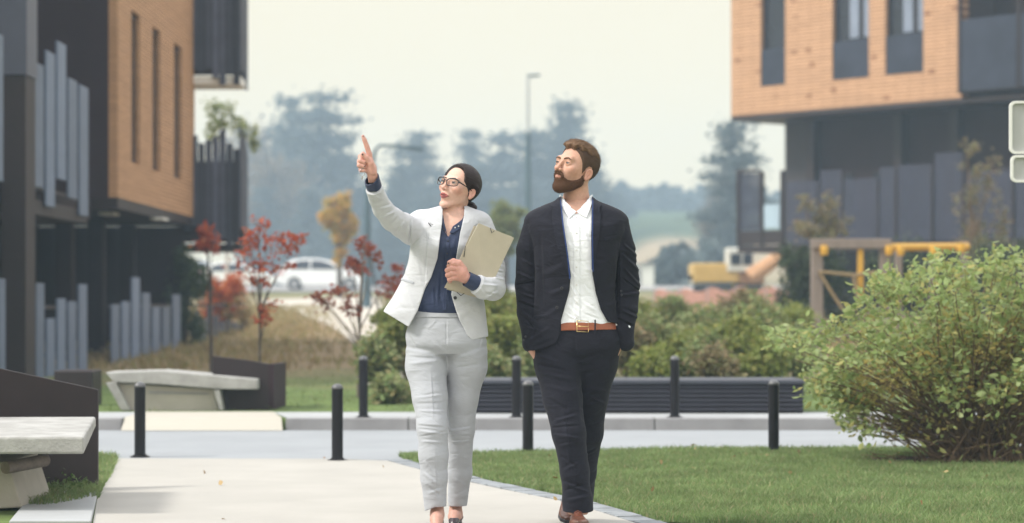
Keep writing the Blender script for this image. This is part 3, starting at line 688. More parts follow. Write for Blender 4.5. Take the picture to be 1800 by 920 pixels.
MB().tube([W(661,262,d_), W(668,256,d_), W(700,257,d_), W(722,259,d_)], .05, 10).build('arm', M_lampm, e)
a = W(720,256,d_); MB().prism([a, a+Vector((0,0,-.13)), a+Vector((.42,0,-.17)), a+Vector((.42,0,-.06))], (0,.2,0)).build('lamp_head', M_lampm, e, bevel=.02)

# cars
M_car = mat('white_car_paint', (.78,.79,.78), .25, .02, 1, spec=.6); M_carb = mat('silver_car_paint', (.50,.55,.60), .3, .03, 1, spec=.6)
M_tyre = mat('tyre_rubber', (.02,.02,.02), .9, .1, 10); M_rim = mat('alloy_rim', (.4,.4,.42), .35, .1, 10, metal=.7)
M_red = mat('tail_lamp_red', (.5,.02,.02), .3, .1, 5); M_hl = mat('headlamp_clear', (.7,.72,.75), .15, .1, 5)
def car(px0, px1, d, lab, m, grp, bot, flip=1):
    # side profile along x, rear at left
    L_ = 4.3; cx = X((px0+px1)/2, d); s = ((px1-px0)/(F/d))/L_; z0 = W(0,bot,d).z
    e = empty('parked_car', (cx, d, z0), lab, 'car', grp)
    def P(x, z, y=0): return Vector((cx+flip*(x-L_/2)*s, d+y*s, z0+z*s))
    low = [(0.05,.35),(.02,.62),(.08,.92),(.55,.98),(3.1,.98),(3.75,.86),(4.2,.70),(4.29,.5),(4.25,.28),(3.9,.22),(.5,.22)]
    top = [(.12,.93),(.38,1.22),(.75,1.42),(1.3,1.49),(2.0,1.47),(2.5,1.36),(3.15,.96)]
    def solid(pts, yw, inset, nm, mt, par, bv=.05):
        mb = MB(); n = len(pts); hw = yw/2
        zmin = min(p[1] for p in pts); zmax = max(p[1] for p in pts)
        def yy(z): return hw-inset*((z-zmin)/(zmax-zmin))**1.3
        va = [P(x,z,-yy(z)) for x,z in pts]; vb = [P(x,z,yy(z)) for x,z in pts]
        fs = [tuple(range(n))[::-1], tuple(range(n,2*n))]+[(i,(i+1)%n,(i+1)%n+n,i+n) for i in range(n)]
        mb.add(va+vb, fs); return mb.build(nm, mt, par, bevel=bv*s)
    body = solid(low, 1.76, .10, 'body', m, e)
    solid(top, 1.60, .26, 'cabin', m, e, .07)
    for wpts in ([(.62,.99),(.72,1.24),(1.0,1.38),(1.55,1.42),(1.55,.99)], [(1.62,.99),(1.62,1.42),(2.05,1.40),(2.42,1.29),(2.95,.99)]):
        for sd_ in (-1,1):
            mb = MB(); vs = []
            for x,z in wpts:
                vs.append(P(x,z,sd_*(.80-.26*((z-.93)/(.56))**1.3+.012)))
            mb.prism(vs if sd_<0 else vs[::-1], (0,-sd_*.01*s,0)); mb.build('side_window', M_glassd, e)
    for wx in (.85,3.4):
        for sd_ in (-1,1):
            c = P(wx,.31,sd_*.80); t = MB().tube([c+Vector((0,-.10*s,0)), c+Vector((0,.10*s,0))], .31*s, 24).build('wheel', M_tyre, e)
            MB().tube([c+Vector((0,sd_*.09*s,0)), c+Vector((0,sd_*.108*s,0))], .20*s, 16).build('rim', M_rim, t)
    for sd_ in (-1,1):
        mb = MB(); mb.prism([P(.0,.72,sd_*.62),P(.06,.95,sd_*.62),P(.32,.93,sd_*.80),P(.25,.75,sd_*.88)], (0,sd_*.03*s,0)); mb.build('tail_light', M_red, e)
        mb = MB(); mb.prism([P(4.26,.55,sd_*.55),P(4.20,.71,sd_*.55),P(3.85,.76,sd_*.86),P(3.95,.62,sd_*.88)], (0,sd_*.02*s,0)); mb.build('headlight', M_hl, e)
    return e
GC = 'cars parked beyond the field'
car(488,650,118,'white hatchback parked side on beyond the field behind the woman', M_car, GC, 511)
car(352,486,112,'white car parked behind the red leaved tree, left of the hatchback', M_car, GC, 508)
car(300,420,124,'silver car parked beyond the field at the corner of the slatted balcony', M_carb, GC, 500)

# excavator
ex_ = empty('excavator', (X(1290,95),95,gz_at(1290,95)), 'yellow tracked excavator with pale cab on the building site', 'excavator')
M_exy = mat('excavator_yellow', (.55,.36,.10), .45, .1, 3); M_exo = mat('excavator_orange', (.50,.27,.13), .5, .1, 3); M_exw = mat('excavator_cab_white', (.62,.62,.58), .4, .05, 3)
dX = 95
def xb_(x0,x1,yt,yb,dep,nm,m,off=0,bv=.06,par=None):
    a = W(x0,yt,dX); b_ = W(x1,yb,dX); return MB().box(a.x,b_.x,dX+off,dX+off+dep,b_.z,a.z).build(nm, m, par or ex_, bevel=bv)
xb_(1218,1300,463,497,2.4,'engine_housing',M_exy); xb_(1218,1240,480,499,2.3,'counterweight',M_exw,.05)
xb_(1299,1345,478,500,2.2,'deck',M_exo,.1); cabx = xb_(1278,1326,436,478,1.1,'cab',M_exw,-.1)
xb_(1284,1302,446,466,.02,'cab_window',M_glassd,-.13,.0,cabx); xb_(1306,1322,446,466,.02,'cab_window',M_glassd,-.13,0,cabx)
for off in (-.1,1.9): xb_(1225,1345,500,518,.55,'track',M_tyre,off,.2)
m = MB(); m.tube([W(1318,488,dX-.3),W(1345,470,dX-.3),W(1372,450,dX-.3),W(1400,452,dX-.3)], [.32,.30,.26,.2], 8); m.build('boom', M_exo, ex_)
m = MB(); m.tube([W(1400,450,dX-.3),W(1412,480,dX-.3),W(1405,505,dX-.3)], [.2,.2,.15], 8); m.build('stick', M_exo, ex_)
a = W(1405,503,dX-.3); m = MB(); m.prism([a+Vector((-.4,-.3,.2)),a+Vector((-.5,-.3,-.5)),a+Vector((.2,-.3,-.6)),a+Vector((.3,-.3,.1))], (0,.8,0)); m.build('bucket', M_exw, ex_)
# site cabin
cb_ = empty('site_cabin', (X(1115,138),138,gz_at(1115,138)), 'white site cabin at the right of the man on the far field', 'cabin')
a = W(1075,466,138); b_ = W(1150,512,138); MB().box(a.x,b_.x,138,140.4,b_.z,a.z).build('walls', M_white, cb_, bevel=.03); MB().box(a.x-.1,b_.x+.1,137.9,140.5,a.z,a.z+.1).build('roof', M_kerb, cb_)
MB().box(a.x+.9,a.x+1.7,137.97,137.995,b_.z+.1,b_.z+1.3).build('door', M_kerb, cb_)
# orange netting fence
nf = empty('safety_netting', (X(1270,76),76,gz_at(1270,76)), 'orange plastic safety netting strung along the building site', 'fence')
M_net = mat('orange_netting', (.46,.25,.19), .8, .15, 3, island=0)
m = MB(); ps = []
xs = np.linspace(X(1150,80), X(1395,72), 26); ys = np.linspace(80,71,26)
for i,(x,y) in enumerate(zip(xs,ys)):
    z = terr(x,y); h_ = .42+.08*math.sin(i*1.3)+.012*i*.8; ps.append((x,y,z+.04,z+h_))
for r_ in range(9):
    m.tube([(x,y,a+(b-a)*r_/8) for x,y,a,b in ps], .015, 4)
for i in range(len(ps)-1):
    for k in range(6):
        f0 = k/6; x = ps[i][0]*(1-f0)+ps[i+1][0]*f0; y = ps[i][1]*(1-f0)+ps[i+1][1]*f0; z0_ = ps[i][2]*(1-f0)+ps[i+1][2]*f0; z1_ = ps[i][3]*(1-f0)+ps[i+1][3]*f0
        m.tube([(x,y,z0_),(x,y,z1_)], .02, 4)
m.build('netting', M_net, nf)
for i in range(0,26,5): MB().tube([(ps[i][0],ps[i][1],ps[i][2]-.1),(ps[i][0],ps[i][1],ps[i][3]+.1)], .03, 6).build('stake', M_kerb, nf)

# ================================================================ TREES AND SHRUBS
M_bark = mat('bark', (.07,.055,.045), .9, .3, 20, .5, 60); M_stem = mat('shrub_stems', (.17,.115,.07), .85, .3, 30)
def plant(nm, lab, cat, base, blobs, n, size, m, rng, grp=None, trunk=.03, limbs=True, sub=9, tight=.24, aspect=.5, crown='crown', tm=None, droop=0.0, shell=.55, depth=1.0):
    "trunk and limbs from base to the foliage masses; blobs are (x, y, z, rx, rz)"
    e = empty(nm, tuple(base), lab, cat, grp); base = Vector(base)
    V = sum(b[3]*b[3]*b[4] for b in blobs)**1.0; cs = []
    for b in blobs:
        k = max(60, int(n*(b[3]*b[3]*b[4])/V)); ks = max(4, int(sub*(.6+.8*rng.random())))
        u = rng.normal(size=(ks,3)); u /= np.linalg.norm(u,axis=1,keepdims=True); u *= (rng.uniform(0,1,(ks,1))**(1/3))*(1-shell)+shell*.85
        cc = np.array(b[:3])+u*np.array([b[3],b[3]*depth,b[4]]); w_ = rng.uniform(.5,1.3,ks)
        idx = rng.choice(ks, k, p=w_/w_.sum()); cs.append(cc[idx]+rng.normal(size=(k,3))*tight*np.array([b[3],b[3]*depth,b[4]])*w_[idx][:,None])
    C = np.concatenate(cs)
    cr = link(crown, leaves_mesh(crown, C, size, rng, aspect, droop=droop), m, e)
    mb = MB(); top = Vector(max(blobs, key=lambda b: b[2])[:3])
    mb.tube([base-Vector((0,0,.02)), base.lerp(Vector((base.x*.6+top.x*.4,base.y*.6+top.y*.4,top.z)),.45), top], [trunk,trunk*.7,trunk*.2], 8)
    if limbs:
        for b in blobs:
            c = Vector(b[:3]); st = base.lerp(Vector((base.x,base.y,c.z)), .55)
            mb.tube([st, st.lerp(c,.5)+Vector((0,0,.06*abs(b[4]))), c], [trunk*.5,trunk*.3,trunk*.1], 6)
            for q in range(3):
                v = Vector(rng.normal(size=3)); v.normalize(); mb.tube([c, c+Vector((v.x*b[3],v.y*b[3]*depth,v.z*b[4]))*.8], [trunk*.18,trunk*.06], 4)
    mb.build('trunk', tm or M_bark, e)
    return e
def pb(px, py, rx, ry, d): 
    p = W(px,py,d); s = F/d; return (p.x,p.y,p.z,rx/s,ry/s)
rng = np.random.default_rng(23)
L_red = leaf_mat('red_leaves', [(.42,.07,.04),(.52,.13,.06),(.32,.06,.04),(.46,.19,.08)], .45)
L_rust = leaf_mat('rust_leaves', [(.30,.085,.045),(.22,.05,.035),(.34,.13,.07)], .35)
L_orange = leaf_mat('orange_leaves', [(.62,.17,.05),(.52,.12,.05),(.66,.26,.08),(.38,.11,.05)], .45)
L_yel = leaf_mat('yellow_leaves', [(.70,.40,.08),(.58,.42,.09),(.34,.34,.09),(.74,.34,.08)], .45)
L_yg = leaf_mat('yellow_green_leaves', [(.24,.28,.06),(.17,.21,.06),(.32,.30,.09)], .35)
L_dkg = leaf_mat('dark_green_leaves', [(.035,.055,.025),(.055,.08,.035),(.08,.10,.05)], .2)
L_mid = leaf_mat('mid_green_leaves', [(.17,.24,.09),(.24,.31,.12),(.32,.34,.15),(.21,.23,.11),(.38,.31,.14)], .4)
L_olive = leaf_mat('olive_leaves', [(.17,.18,.08),(.23,.21,.10),(.28,.20,.11),(.14,.14,.07)], .35)

d = 25; plant('sapling_tree', 'young tree with dark red leaves in front of the slatted building', 'tree', W(457,0,d).xy.to_3d()+Vector((0,0,.1)),
   [pb(455,395,22,16,d),pb(470,420,34,16,d),pb(440,425,16,20,d),pb(505,440,26,14,d),pb(480,465,36,16,d),pb(432,455,20,22,d),pb(452,490,26,16,d),pb(475,535,20,14,d),pb(525,420,12,12,d),pb(462,560,14,16,d)], 640, .055, L_red, rng, trunk=.016, tight=.20, sub=14)
plant('sapling_tree', 'small tree with bright red leaf tufts by the lower slatted balcony', 'tree', Vector((X(372,30),30,.1)), [pb(372,425,20,18,30),pb(362,405,10,10,30)], 200, .07, L_red, rng, trunk=.025)
d = 53; plant('orange_shrub', 'rounded shrub with glowing orange leaves beside the dark fence', 'shrub', Vector((X(395,d),d,.1)), [pb(390,505,32,28,d),pb(375,520,22,30,d),pb(412,520,20,26,d),pb(385,545,30,20,d),pb(390,590,26,24,d)], 4600, .10, L_orange, rng, trunk=.03)
plant('autumn_shrub', 'brownish shrub with sparse yellow leaves under the orange one', 'shrub', Vector((X(425,49),49,.3)), [pb(405,545,30,12,49),pb(432,530,18,24,49),pb(425,560,24,12,49)], 500, .08, leaf_mat('ochre_leaves', [(.25,.16,.05),(.14,.09,.05),(.30,.22,.07)]), rng, trunk=.02)
d = 43.5; plant('evergreen_shrub', 'dark green conical shrub at the foot of the left building', 'shrub', Vector((X(325,d),d,.1)), [pb(328,455,20,24,d),pb(330,490,30,32,d),pb(334,530,30,34,d),pb(316,510,22,30,d),pb(330,590,26,36,d)], 4600, .075, leaf_mat('shrub_green_leaves', [(.05,.08,.03),(.08,.12,.05),(.12,.15,.07)]), rng, trunk=.04)
d = 24; plant('sapling_tree', 'leaning sapling with rust brown leaves left of the woman', 'tree', Vector((X(630,d),d,.1)),
   [pb(640,430,22,18,d),pb(622,465,14,12,d),pb(600,520,28,14,d),pb(572,535,22,12,d),pb(560,518,16,10,d),pb(620,545,16,12,d),pb(655,455,14,22,d),pb(680,490,20,14,d)], 330, .055, L_rust, rng, trunk=.02, tm=mat('grey_brown_bark', (.16,.13,.11), .9, .2, 20))
plant('sapling_tree', 'sapling with red leaf tufts just behind the raised sleeve', 'tree', Vector((X(672,32),32,.1)), [pb(625,470,16,14,32),pb(648,440,10,14,32),pb(690,510,20,18,32),pb(700,470,8,8,32)], 300, .07, L_red, rng, trunk=.018)
d = 60; plant('birch_tree', 'slender tree with yellow green foliage above the slatted balcony', 'tree', Vector((X(400,d),d,.5)), [pb(390,200,22,22,d),pb(376,235,14,22,d),pb(437,240,20,26,d),pb(410,215,16,14,d)], 700, .12, L_yg, rng, trunk=.06, tm=mat('pale_bark', (.5,.48,.45), .8, .2, 5))
d = 92; plant('autumn_tree', 'orange and yellow leaved small tree behind the white hatchback', 'tree', Vector((X(597,d),d,gz_at(597,d))), [pb(597,360,20,16,d),pb(588,385,20,20,d),pb(606,395,18,26,d),pb(597,425,16,26,d),pb(600,450,10,18,d)], 5200, .17, L_yel, rng, trunk=.12)
d = 88; plant('round_tree', 'yellow green round topped tree between the woman and the man', 'tree', Vector((X(888,d),d,gz_at(888,d))), [pb(893,382,26,24,d),pb(872,398,20,20,d),pb(905,405,22,22,d),pb(890,425,26,20,d)], 3600, .17, L_yg, rng, trunk=.14)
# hedge shrubs behind the planter and beside the woman
hs = [(668,640,34,42,23.6),(700,600,32,46,24.6),(690,690,30,30,22.6),(735,650,36,40,24),(880,600,40,50,26),(872,640,30,36,23.5),(905,560,34,34,28),(950,620,36,44,25),
      (1105,615,36,40,24),(1150,640,32,32,23),(1148,590,40,36,27),(1205,625,36,38,24.5),(1235,580,44,38,28),(1262,640,34,30,23.2),(1290,600,44,46,25.5),(1335,580,40,44,28),(1345,635,36,40,23.6),(1395,610,36,46,25),(1030,630,40,40,24.5),(862,545,30,30,30),(935,560,30,34,29),(1115,560,36,32,30),(1180,545,36,28,31),(1300,548,40,28,31),(1385,560,34,30,30),(1240,625,30,36,24),(690,560,26,30,28)]
locs = ['left of the woman in a loose clump','taller, left of the woman by the gravel','low, at the woman\'s knee by the kerb','behind the woman\'s legs','between the two people, upright','between the two people, low by the planter','between the two people, furthest back','at the man\'s right elbow',
        'right of the man\'s pocket','low, behind the planter just right of the man','right of the man, standing further back','behind the right far bollard','yellowish, back row right of the far bollard','low, behind the planter middle','wide, behind the planter right part','tall, back row near the climbing frame','behind the planter\'s right end','behind the big shrub\'s left tip','hidden mostly behind the man\'s hips','small and far, right of the folder\'s lower edge','far back, close to the man\'s right sleeve','far back, just right of the man\'s pocket','far back, under the orange netting\'s left end','far back, under the excavator','far back, beside the dark evergreen','behind the planter, right of the far bollard','far back, left of the blazer hem']
for i, (px, py, rx, ry, d) in enumerate(hs):
    bl_ = [pb(px+rng.uniform(-.5,.5)*rx, py+rng.uniform(-.5,.4)*ry, rx*rng.uniform(.6,.9), ry*rng.uniform(.5,.8), d+rng.uniform(-.3,.3)) for _ in range(5)]+[pb(px,py+ry*.6,rx*.8,ry*.5,d)]
    plant('garden_shrub', 'loose green shrub %s' % locs[i], 'shrub', Vector((X(px,d),d,terr(0,d))), bl_, 2700, .062, [L_mid,L_yg,L_mid,L_olive,L_yg][i%5], rng, grp='garden shrubs behind the road', trunk=.02, sub=12, tight=.3, tm=M_stem)
# plants in front of the right building
d = 50; plant('climbing_plant', 'sparse autumn climber rising in front of the right building', 'plant', Vector((X(1712,d),d,.3)), [pb(1700,270,22,26,d),pb(1745,290,16,24,d),pb(1718,330,26,40,d),pb(1690,350,14,30,d),pb(1712,400,28,36,d),pb(1755,370,16,40,d),pb(1715,440,30,30,d),pb(1770,420,20,40,d)], 1500, .085, L_olive, rng, trunk=.05, tm=M_stem)
plant('climbing_plant', 'thin yellowing plant against the mesh balcony of the right building', 'plant', Vector((X(1440,48),48,.3)), [pb(1415,360,16,20,48),pb(1455,370,22,26,48),pb(1440,400,40,18,48),pb(1475,395,18,20,48)], 1400, .08, L_olive, rng, trunk=.04, tm=M_stem)
d = 44; plant('evergreen_shrub', 'dense dark evergreen left of the climbing frame', 'shrub', Vector((X(1405,d),d,.25)), [pb(1400,460,26,36,d),pb(1395,510,26,40,d),pb(1425,490,30,50,d),pb(1455,470,26,50,d),pb(1410,550,34,34,d),pb(1480,520,30,60,d)], 8000, .075, L_dkg, rng, trunk=.06)
plant('evergreen_shrub', 'dark evergreen mass right of the climbing frame', 'shrub', Vector((X(1620,d),d,.25)), [pb(1540,500,40,50,d),pb(1620,490,50,60,d),pb(1720,480,50,50,d),pb(1790,470,40,60,d)], 7000, .08, L_dkg, rng, trunk=.06)

# far hazy conifers and pines
L_far = leaf_mat('far_needles', [(.07,.10,.10),(.09,.12,.12),(.10,.12,.115)], .3)  # pale blue-grey needles: part of the distance haze is in their colour
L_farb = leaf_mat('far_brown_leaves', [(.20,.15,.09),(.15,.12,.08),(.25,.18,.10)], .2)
def conifer_mesh(seed, n=9000, pine=False):
    "foliage pads carried on whorls of irregular limbs"
    r = np.random.default_rng(seed); C = []
    tiers = 17 if not pine else 13; tot = 0
    ph = r.uniform(0,6.28)
    for t in range(tiers):
        f = (t+r.uniform(.1,.9))/tiers
        if pine: rad = (.19*(1-f)**.55*(.62+.38*math.sin(f*9+ph)**2)+.02); z = .22+.78*f
        else: rad = .175*(1-f)**.8+.015; z = .06+.94*f
        for b in range(6 if pine else 8):
            a = r.uniform(0,2*PI); L_ = rad*r.uniform(.35,1.25); npad = 3 if f < .8 else 2
            up = r.uniform(.0,.35) if pine else r.uniform(-.45,-.1)
            for p in range(npad):
                q = (p+.8)/npad; k = max(3, int(n*(.25+rad*6)/(tiers*22)))
                pr = (.030 if pine else .022)*r.uniform(.7,1.5)
                C.append(np.array([np.cos(a)*q*L_, np.sin(a)*q*L_, z+up*q*L_])+r.normal(size=(k,3))*np.array([pr,pr,pr*.55]))
    k = 260; q = r.uniform(.2,1,k); C.append(np.stack([r.normal(size=k)*.018*(1.2-q), r.normal(size=k)*.018*(1.2-q), q],1))
    return np.concatenate(C)
crowns = {}
def far_tree(px, top, d, kind, lab, grp, bot=None, wid=1.0):
    key = kind
    if key not in crowns:
        typ, seed = kind; rr = np.random.default_rng(seed)
        if typ == 'broad':
            u = rr.normal(size=(16,3)); u /= np.linalg.norm(u,axis=1,keepdims=True); cc = u*np.array([.17,.17,.26])*rr.uniform(.5,1,(16,1))+np.array([0,0,.62]); idx = rr.integers(0,16,4200); C = cc[idx]+rr.normal(size=(4200,3))*.055
            m = L_farb
        else: C = conifer_mesh(seed, pine=(typ == 'pine')); m = L_far
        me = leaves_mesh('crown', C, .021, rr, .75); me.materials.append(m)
        t = MB().tube([(0,0,-.05),(0,0,.5),(0,0,.95)], [.012,.008,.002], 6).mesh('trunk'); t.materials.append(M_bark); crowns[key] = (me, t)
    me, t = crowns[key]; x = X(px,d); z0 = terr(x,d); h = W(px,top,d).z-z0
    e = empty('pine_tree' if kind[0]=='pine' else ('spruce_tree' if kind[0]=='spruce' else 'bare_tree'), (x,d,z0), lab, 'tree', grp, rz=rng.uniform(0,6.28)); e.scale = (h*wid,h*wid,h)
    for nm, q in (('crown',me),('trunk',t)):
        o = bpy.data.objects.new(nm, q); sc.collection.objects.link(o); o.parent = e
FT = [(565,166,150,('pine',1),1.25,'tallest misty pine left of the raised hand'),(512,178,155,('pine',2),.9,'narrow misty pine beside the tallest pine on the left'),
      (437,195,165,('broad',3),1.1,'misty leafless brown tree above the lower slatted balcony'),(480,255,140,('broad',4),1.1,'misty brown leafed tree at the left end of the far tree line'),
      (600,250,160,('pine',5),1.2,'broad misty pine just left of the raised hand'),(736,232,150,('pine',6),1.1,'misty pine under the lamp arm between hand and face'),
      (705,290,145,('spruce',7),1.3,'misty spruce behind the raised sleeve'),(780,300,160,('spruce',8),1.5,'misty spruce directly behind the woman\'s head'),
      (826,232,165,('pine',9),.8,'slim misty pine right of the woman\'s head'),(885,228,155,('spruce',10),1.25,'pointed misty spruce left of the tall lamp'),
      (940,225,150,('pine',11),1.0,'misty pine right behind the tall lamp pole'),(997,178,150,('pine',12),.95,'tall dark misty pine above the man\'s head'),
      (1035,270,145,('pine',13),1.15,'misty pine behind the man\'s nape'),(1065,330,150,('spruce',7),1.2,'low misty spruce at the right end of the tree group'),
      (1287,214,130,('pine',14),1.05,'lone misty pine left of the right building'),(640,330,150,('spruce',10),1.5,'misty spruce behind the pointing arm lamp post'),
      (545,330,135,('spruce',8),1.5,'lower misty spruce in front of the tallest pine'),(845,290,140,('spruce',7),1.5,'misty spruce above the folder'),
      (925,310,138,('spruce',8),1.6,'lower misty spruce between the two heads'),(965,250,158,('spruce',10),1.3,'misty spruce left of the man\'s forehead'),
      (1010,300,135,('spruce',8),1.4,'misty spruce hidden behind the man\'s head'),(465,330,138,('spruce',7),1.3,'misty spruce at the left end near the dark balcony'),
      (590,340,132,('spruce',10),1.6,'misty spruce behind the orange and yellow tree'),(690,350,132,('spruce',8),1.8,'misty spruce behind the bent elbow of the raised arm'),
      (750,345,134,('spruce',7),1.8,'misty spruce behind the woman\'s cheek'),(1262,330,138,('broad',3),.9,'low misty leafless tree by the framed balcony end')]
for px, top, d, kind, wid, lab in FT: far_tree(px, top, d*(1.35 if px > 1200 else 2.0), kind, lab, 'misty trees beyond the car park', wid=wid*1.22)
# far-off woodland that reads as one mass: along the ridge and behind the tree group
def woodland(name, lab, spots, n_each, seed):
    r = np.random.default_rng(seed); C = []
    for (x, y, h, rw) in spots:
        z0 = terr(x,y); k = n_each; q = r.uniform(0,1,k)**.8
        rad = rw*(1-q)**.7; a = r.uniform(0,2*PI,k); rr_ = np.sqrt(r.uniform(0,1,k))
        C.append(np.stack([x+np.cos(a)*rad*rr_, y+np.sin(a)*rad*rr_, z0+q*h],1))
    C = np.concatenate(C); o = link(name, leaves_mesh(name, C, .9, r, .8), L_far); tag(o, lab, 'woodland', kind='stuff')
r_ = np.random.default_rng(3)
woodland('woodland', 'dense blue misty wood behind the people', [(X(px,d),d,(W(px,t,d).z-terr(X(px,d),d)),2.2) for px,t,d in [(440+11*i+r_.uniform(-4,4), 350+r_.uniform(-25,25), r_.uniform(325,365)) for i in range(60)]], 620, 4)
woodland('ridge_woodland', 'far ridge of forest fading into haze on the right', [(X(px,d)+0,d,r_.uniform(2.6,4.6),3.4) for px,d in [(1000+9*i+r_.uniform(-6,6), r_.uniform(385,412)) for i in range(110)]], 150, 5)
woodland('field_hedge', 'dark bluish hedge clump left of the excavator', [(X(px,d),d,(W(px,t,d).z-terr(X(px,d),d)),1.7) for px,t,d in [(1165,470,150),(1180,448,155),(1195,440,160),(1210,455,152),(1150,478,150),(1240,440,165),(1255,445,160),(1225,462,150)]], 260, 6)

# ---- the big green shrub on the lawn
L_big = leaf_mat('shrub_leaves_green', [(.25,.34,.11),(.36,.45,.18),(.22,.29,.10),(.44,.51,.26),(.30,.36,.12),(.50,.45,.17),(.28,.38,.15)], .5, .5)
L_bigy = leaf_mat('shrub_leaves_inner', [(.38,.37,.13),(.52,.44,.15),(.58,.45,.15),(.28,.30,.11),(.40,.26,.12)], .55, .6)
r = np.random.default_rng(77); root = G(1725,812)
poly = np.array([(1368,612),(1400,600),(1442,596),(1488,584),(1525,548),(1558,508),(1592,520),(1628,480),(1668,476),(1702,500),(1757,480),(1800,472),(1880,480),(1960,560),(1990,680),(1930,770),(1800,790),(1640,788),(1535,776),(1475,742),(1430,705),(1402,655)])
def inpoly(q, P):
    ins = np.zeros(len(q), bool); j = len(P)-1
    for i in range(len(P)):
        a, b = P[i], P[j]; c = ((a[1]>q[:,1])!=(b[1]>q[:,1])) & (q[:,0] < (b[0]-a[0])*(q[:,1]-a[1])/(b[1]-a[1]+1e-12)+a[0]); ins ^= c; j = i
    return ins
q = r.uniform(poly.min(0), poly.max(0), (1500,2)); q = q[inpoly(q, poly)][:430]
e = empty('leafy_shrub', (root.x,root.y,0), 'big spreading green shrub with twiggy base on the lawn', 'shrub')
mb = MB(); Cg = []; Cy = []
for k, (px, py) in enumerate(q):
    d = root.y+r.normal()*.42; d = min(max(d, root.y-.85), root.y+.9); tgt = W(px, py, d)
    st = Vector((root.x+r.normal()*.16, root.y+r.normal()*.12, 0)); L_ = (tgt-st).length
    mid = st.lerp(tgt,.5)+Vector((0,0,.10*L_)); n_ = 8; line = []
    for i in range(n_+1):
        f = i/n_; p = st*(1-f)**2+mid*2*f*(1-f)+tgt*f*f; line.append(p+Vector(r.normal(size=3))*.008*(f>0))
    mb.tube(line, [.006*(1-.75*i/n_)+.0012 for i in range(n_+1)], 5, cap=False)
    nl = int(52*r.uniform(.6,1.3))
    for i in range(nl):
        f = 1-abs(r.normal())*.22; f = max(.35, min(1, f)); p = st*(1-f)**2+mid*2*f*(1-f)+tgt*f*f+Vector(r.normal(size=3))*(.042 if f > .8 else .03)
        edge_ = (py < 640) or px < 1500 or d < root.y-.3
        if p.z < .42 and abs(p.x-root.x) < .75 and r.random() < .8: continue
        (Cg if (f > .80 and (edge_ or r.random() < .45)) else Cy).append(p)
# tip shoots standing out of the outline
for k in range(150):
    j = r.integers(0, 13); a = poly[j]; b = poly[j+1]; t_ = r.random(); c = a*(1-t_)+b*t_
    d = root.y+r.normal()*.35; p = W(c[0]+r.normal()*7, c[1]+r.normal()*7, d); v = Vector((p.x-root.x, 0, p.z-.3)).normalized()*.10+Vector(r.normal(size=3))*.02
    mb.tube([p-v*.8, p+v*r.uniform(.2,1)], [.002,.001], 4, cap=False)
    for i in range(15): Cg.append(p+v*r.uniform(-.6,1.3)+Vector(r.normal(size=3))*.014)
link('green_leaves', leaves_mesh('green_leaves', np.array(Cg), .047, r, .50, fold=.35, jitter=.55), L_big, e)
link('inner_leaves', leaves_mesh('inner_leaves', np.array(Cy), .038, r, .45, fold=.35), L_bigy, e)
mb.build('stems', M_stem, e)
# loose twigs on the mulch
tw = MB()
for k in range(90):
    a = r.uniform(0,2*PI); rr_ = math.sqrt(r.random()); p = Vector((c0.x+math.cos(a)*rr_*.66, c0.y+math.sin(a)*rr_*.42, .018)); v = Vector((r.normal(),r.normal(),r.uniform(0,.25))).normalized()*r.uniform(.04,.16)
    tw.tube([p,p+v*.5+Vector((0,0,.01)),p+v], .0025, 4)
tag(tw.build('fallen_twigs', M_stem), 'dry twigs and litter scattered under the big shrub', 'twigs', kind='stuff')

# fallen leaves on lawn and path
C = np.stack([r.uniform(-1.6,4.4,60), r.uniform(11.2,17,60), r.uniform(.03,.045,60)],1); C[:5,0] = r.uniform(-2.2,-.6,5); C[:5,2] = .012
C = C[(C[:,0] > .2) | (C[:,2] < .02)]
o = link('fallen_leaves', leaves_mesh('fallen_leaves', C, .034, r, .7, fold=.15), leaf_mat('fallen_leaf_brown', [(.30,.17,.08),(.42,.30,.14),(.22,.12,.06)], .1)); tag(o, 'dry brown leaves lying on the lawn and the path', 'leaves', kind='stuff')
# ---- air: one closed box of even haze
hz = MB().box(-425,425,-40,425,-1.5,31).build('haze', None); hz.data.materials.clear()
m = bpy.data.materials.new('haze_air'); m.use_nodes = True; t = m.node_tree; t.nodes.clear()
o = t.nodes.new('ShaderNodeOutputMaterial'); v = t.nodes.new('ShaderNodeVolumePrincipled')
v.inputs['Color'].default_value = (.60,.79,1.0,1); v.inputs['Density'].default_value = .0014; v.inputs['Anisotropy'].default_value = .0
t.links.new(v.outputs[0], o.inputs['Volume']); hz.data.materials.append(m); tag(hz, kind='stuff')
# ================================================================ PEOPLE: surfaces grown from distance fields
D0 = 11.05; PX = 1/(F/D0)                       # metres per photo pixel at the people
def pp(px, py, dy=0.0): return np.array(W(px, py, D0+dy))
def zz(py): return EYE+(HZ-py)*PX
def xx(px): return (px-900)*PX
def smin(a, b, k): h = np.clip(.5+.5*(b-a)/k,0,1); return b*(1-h)+a*h-k*h*(1-h)
def smax(a, b, k): return -smin(-a,-b,k)
def sph(P, c, r): return np.linalg.norm(P-np.asarray(c),axis=1)-r
def ell(P, c, r, Rm=None):
    q = P-np.asarray(c)
    if Rm is not None: q = q@Rm
    r = np.asarray(r); k0 = np.linalg.norm(q/r,axis=1); k1 = np.linalg.norm(q/(r*r),axis=1)+1e-9
    return k0*(k0-1)/k1
def seg(P, a, b, ra, rb):
    a = np.asarray(a); b = np.asarray(b); ba = b-a; q = P-a
    h = np.clip(q@ba/max(ba@ba,1e-12),0,1); return np.linalg.norm(q-h[:,None]*ba,axis=1)-(ra+(rb-ra)*h)
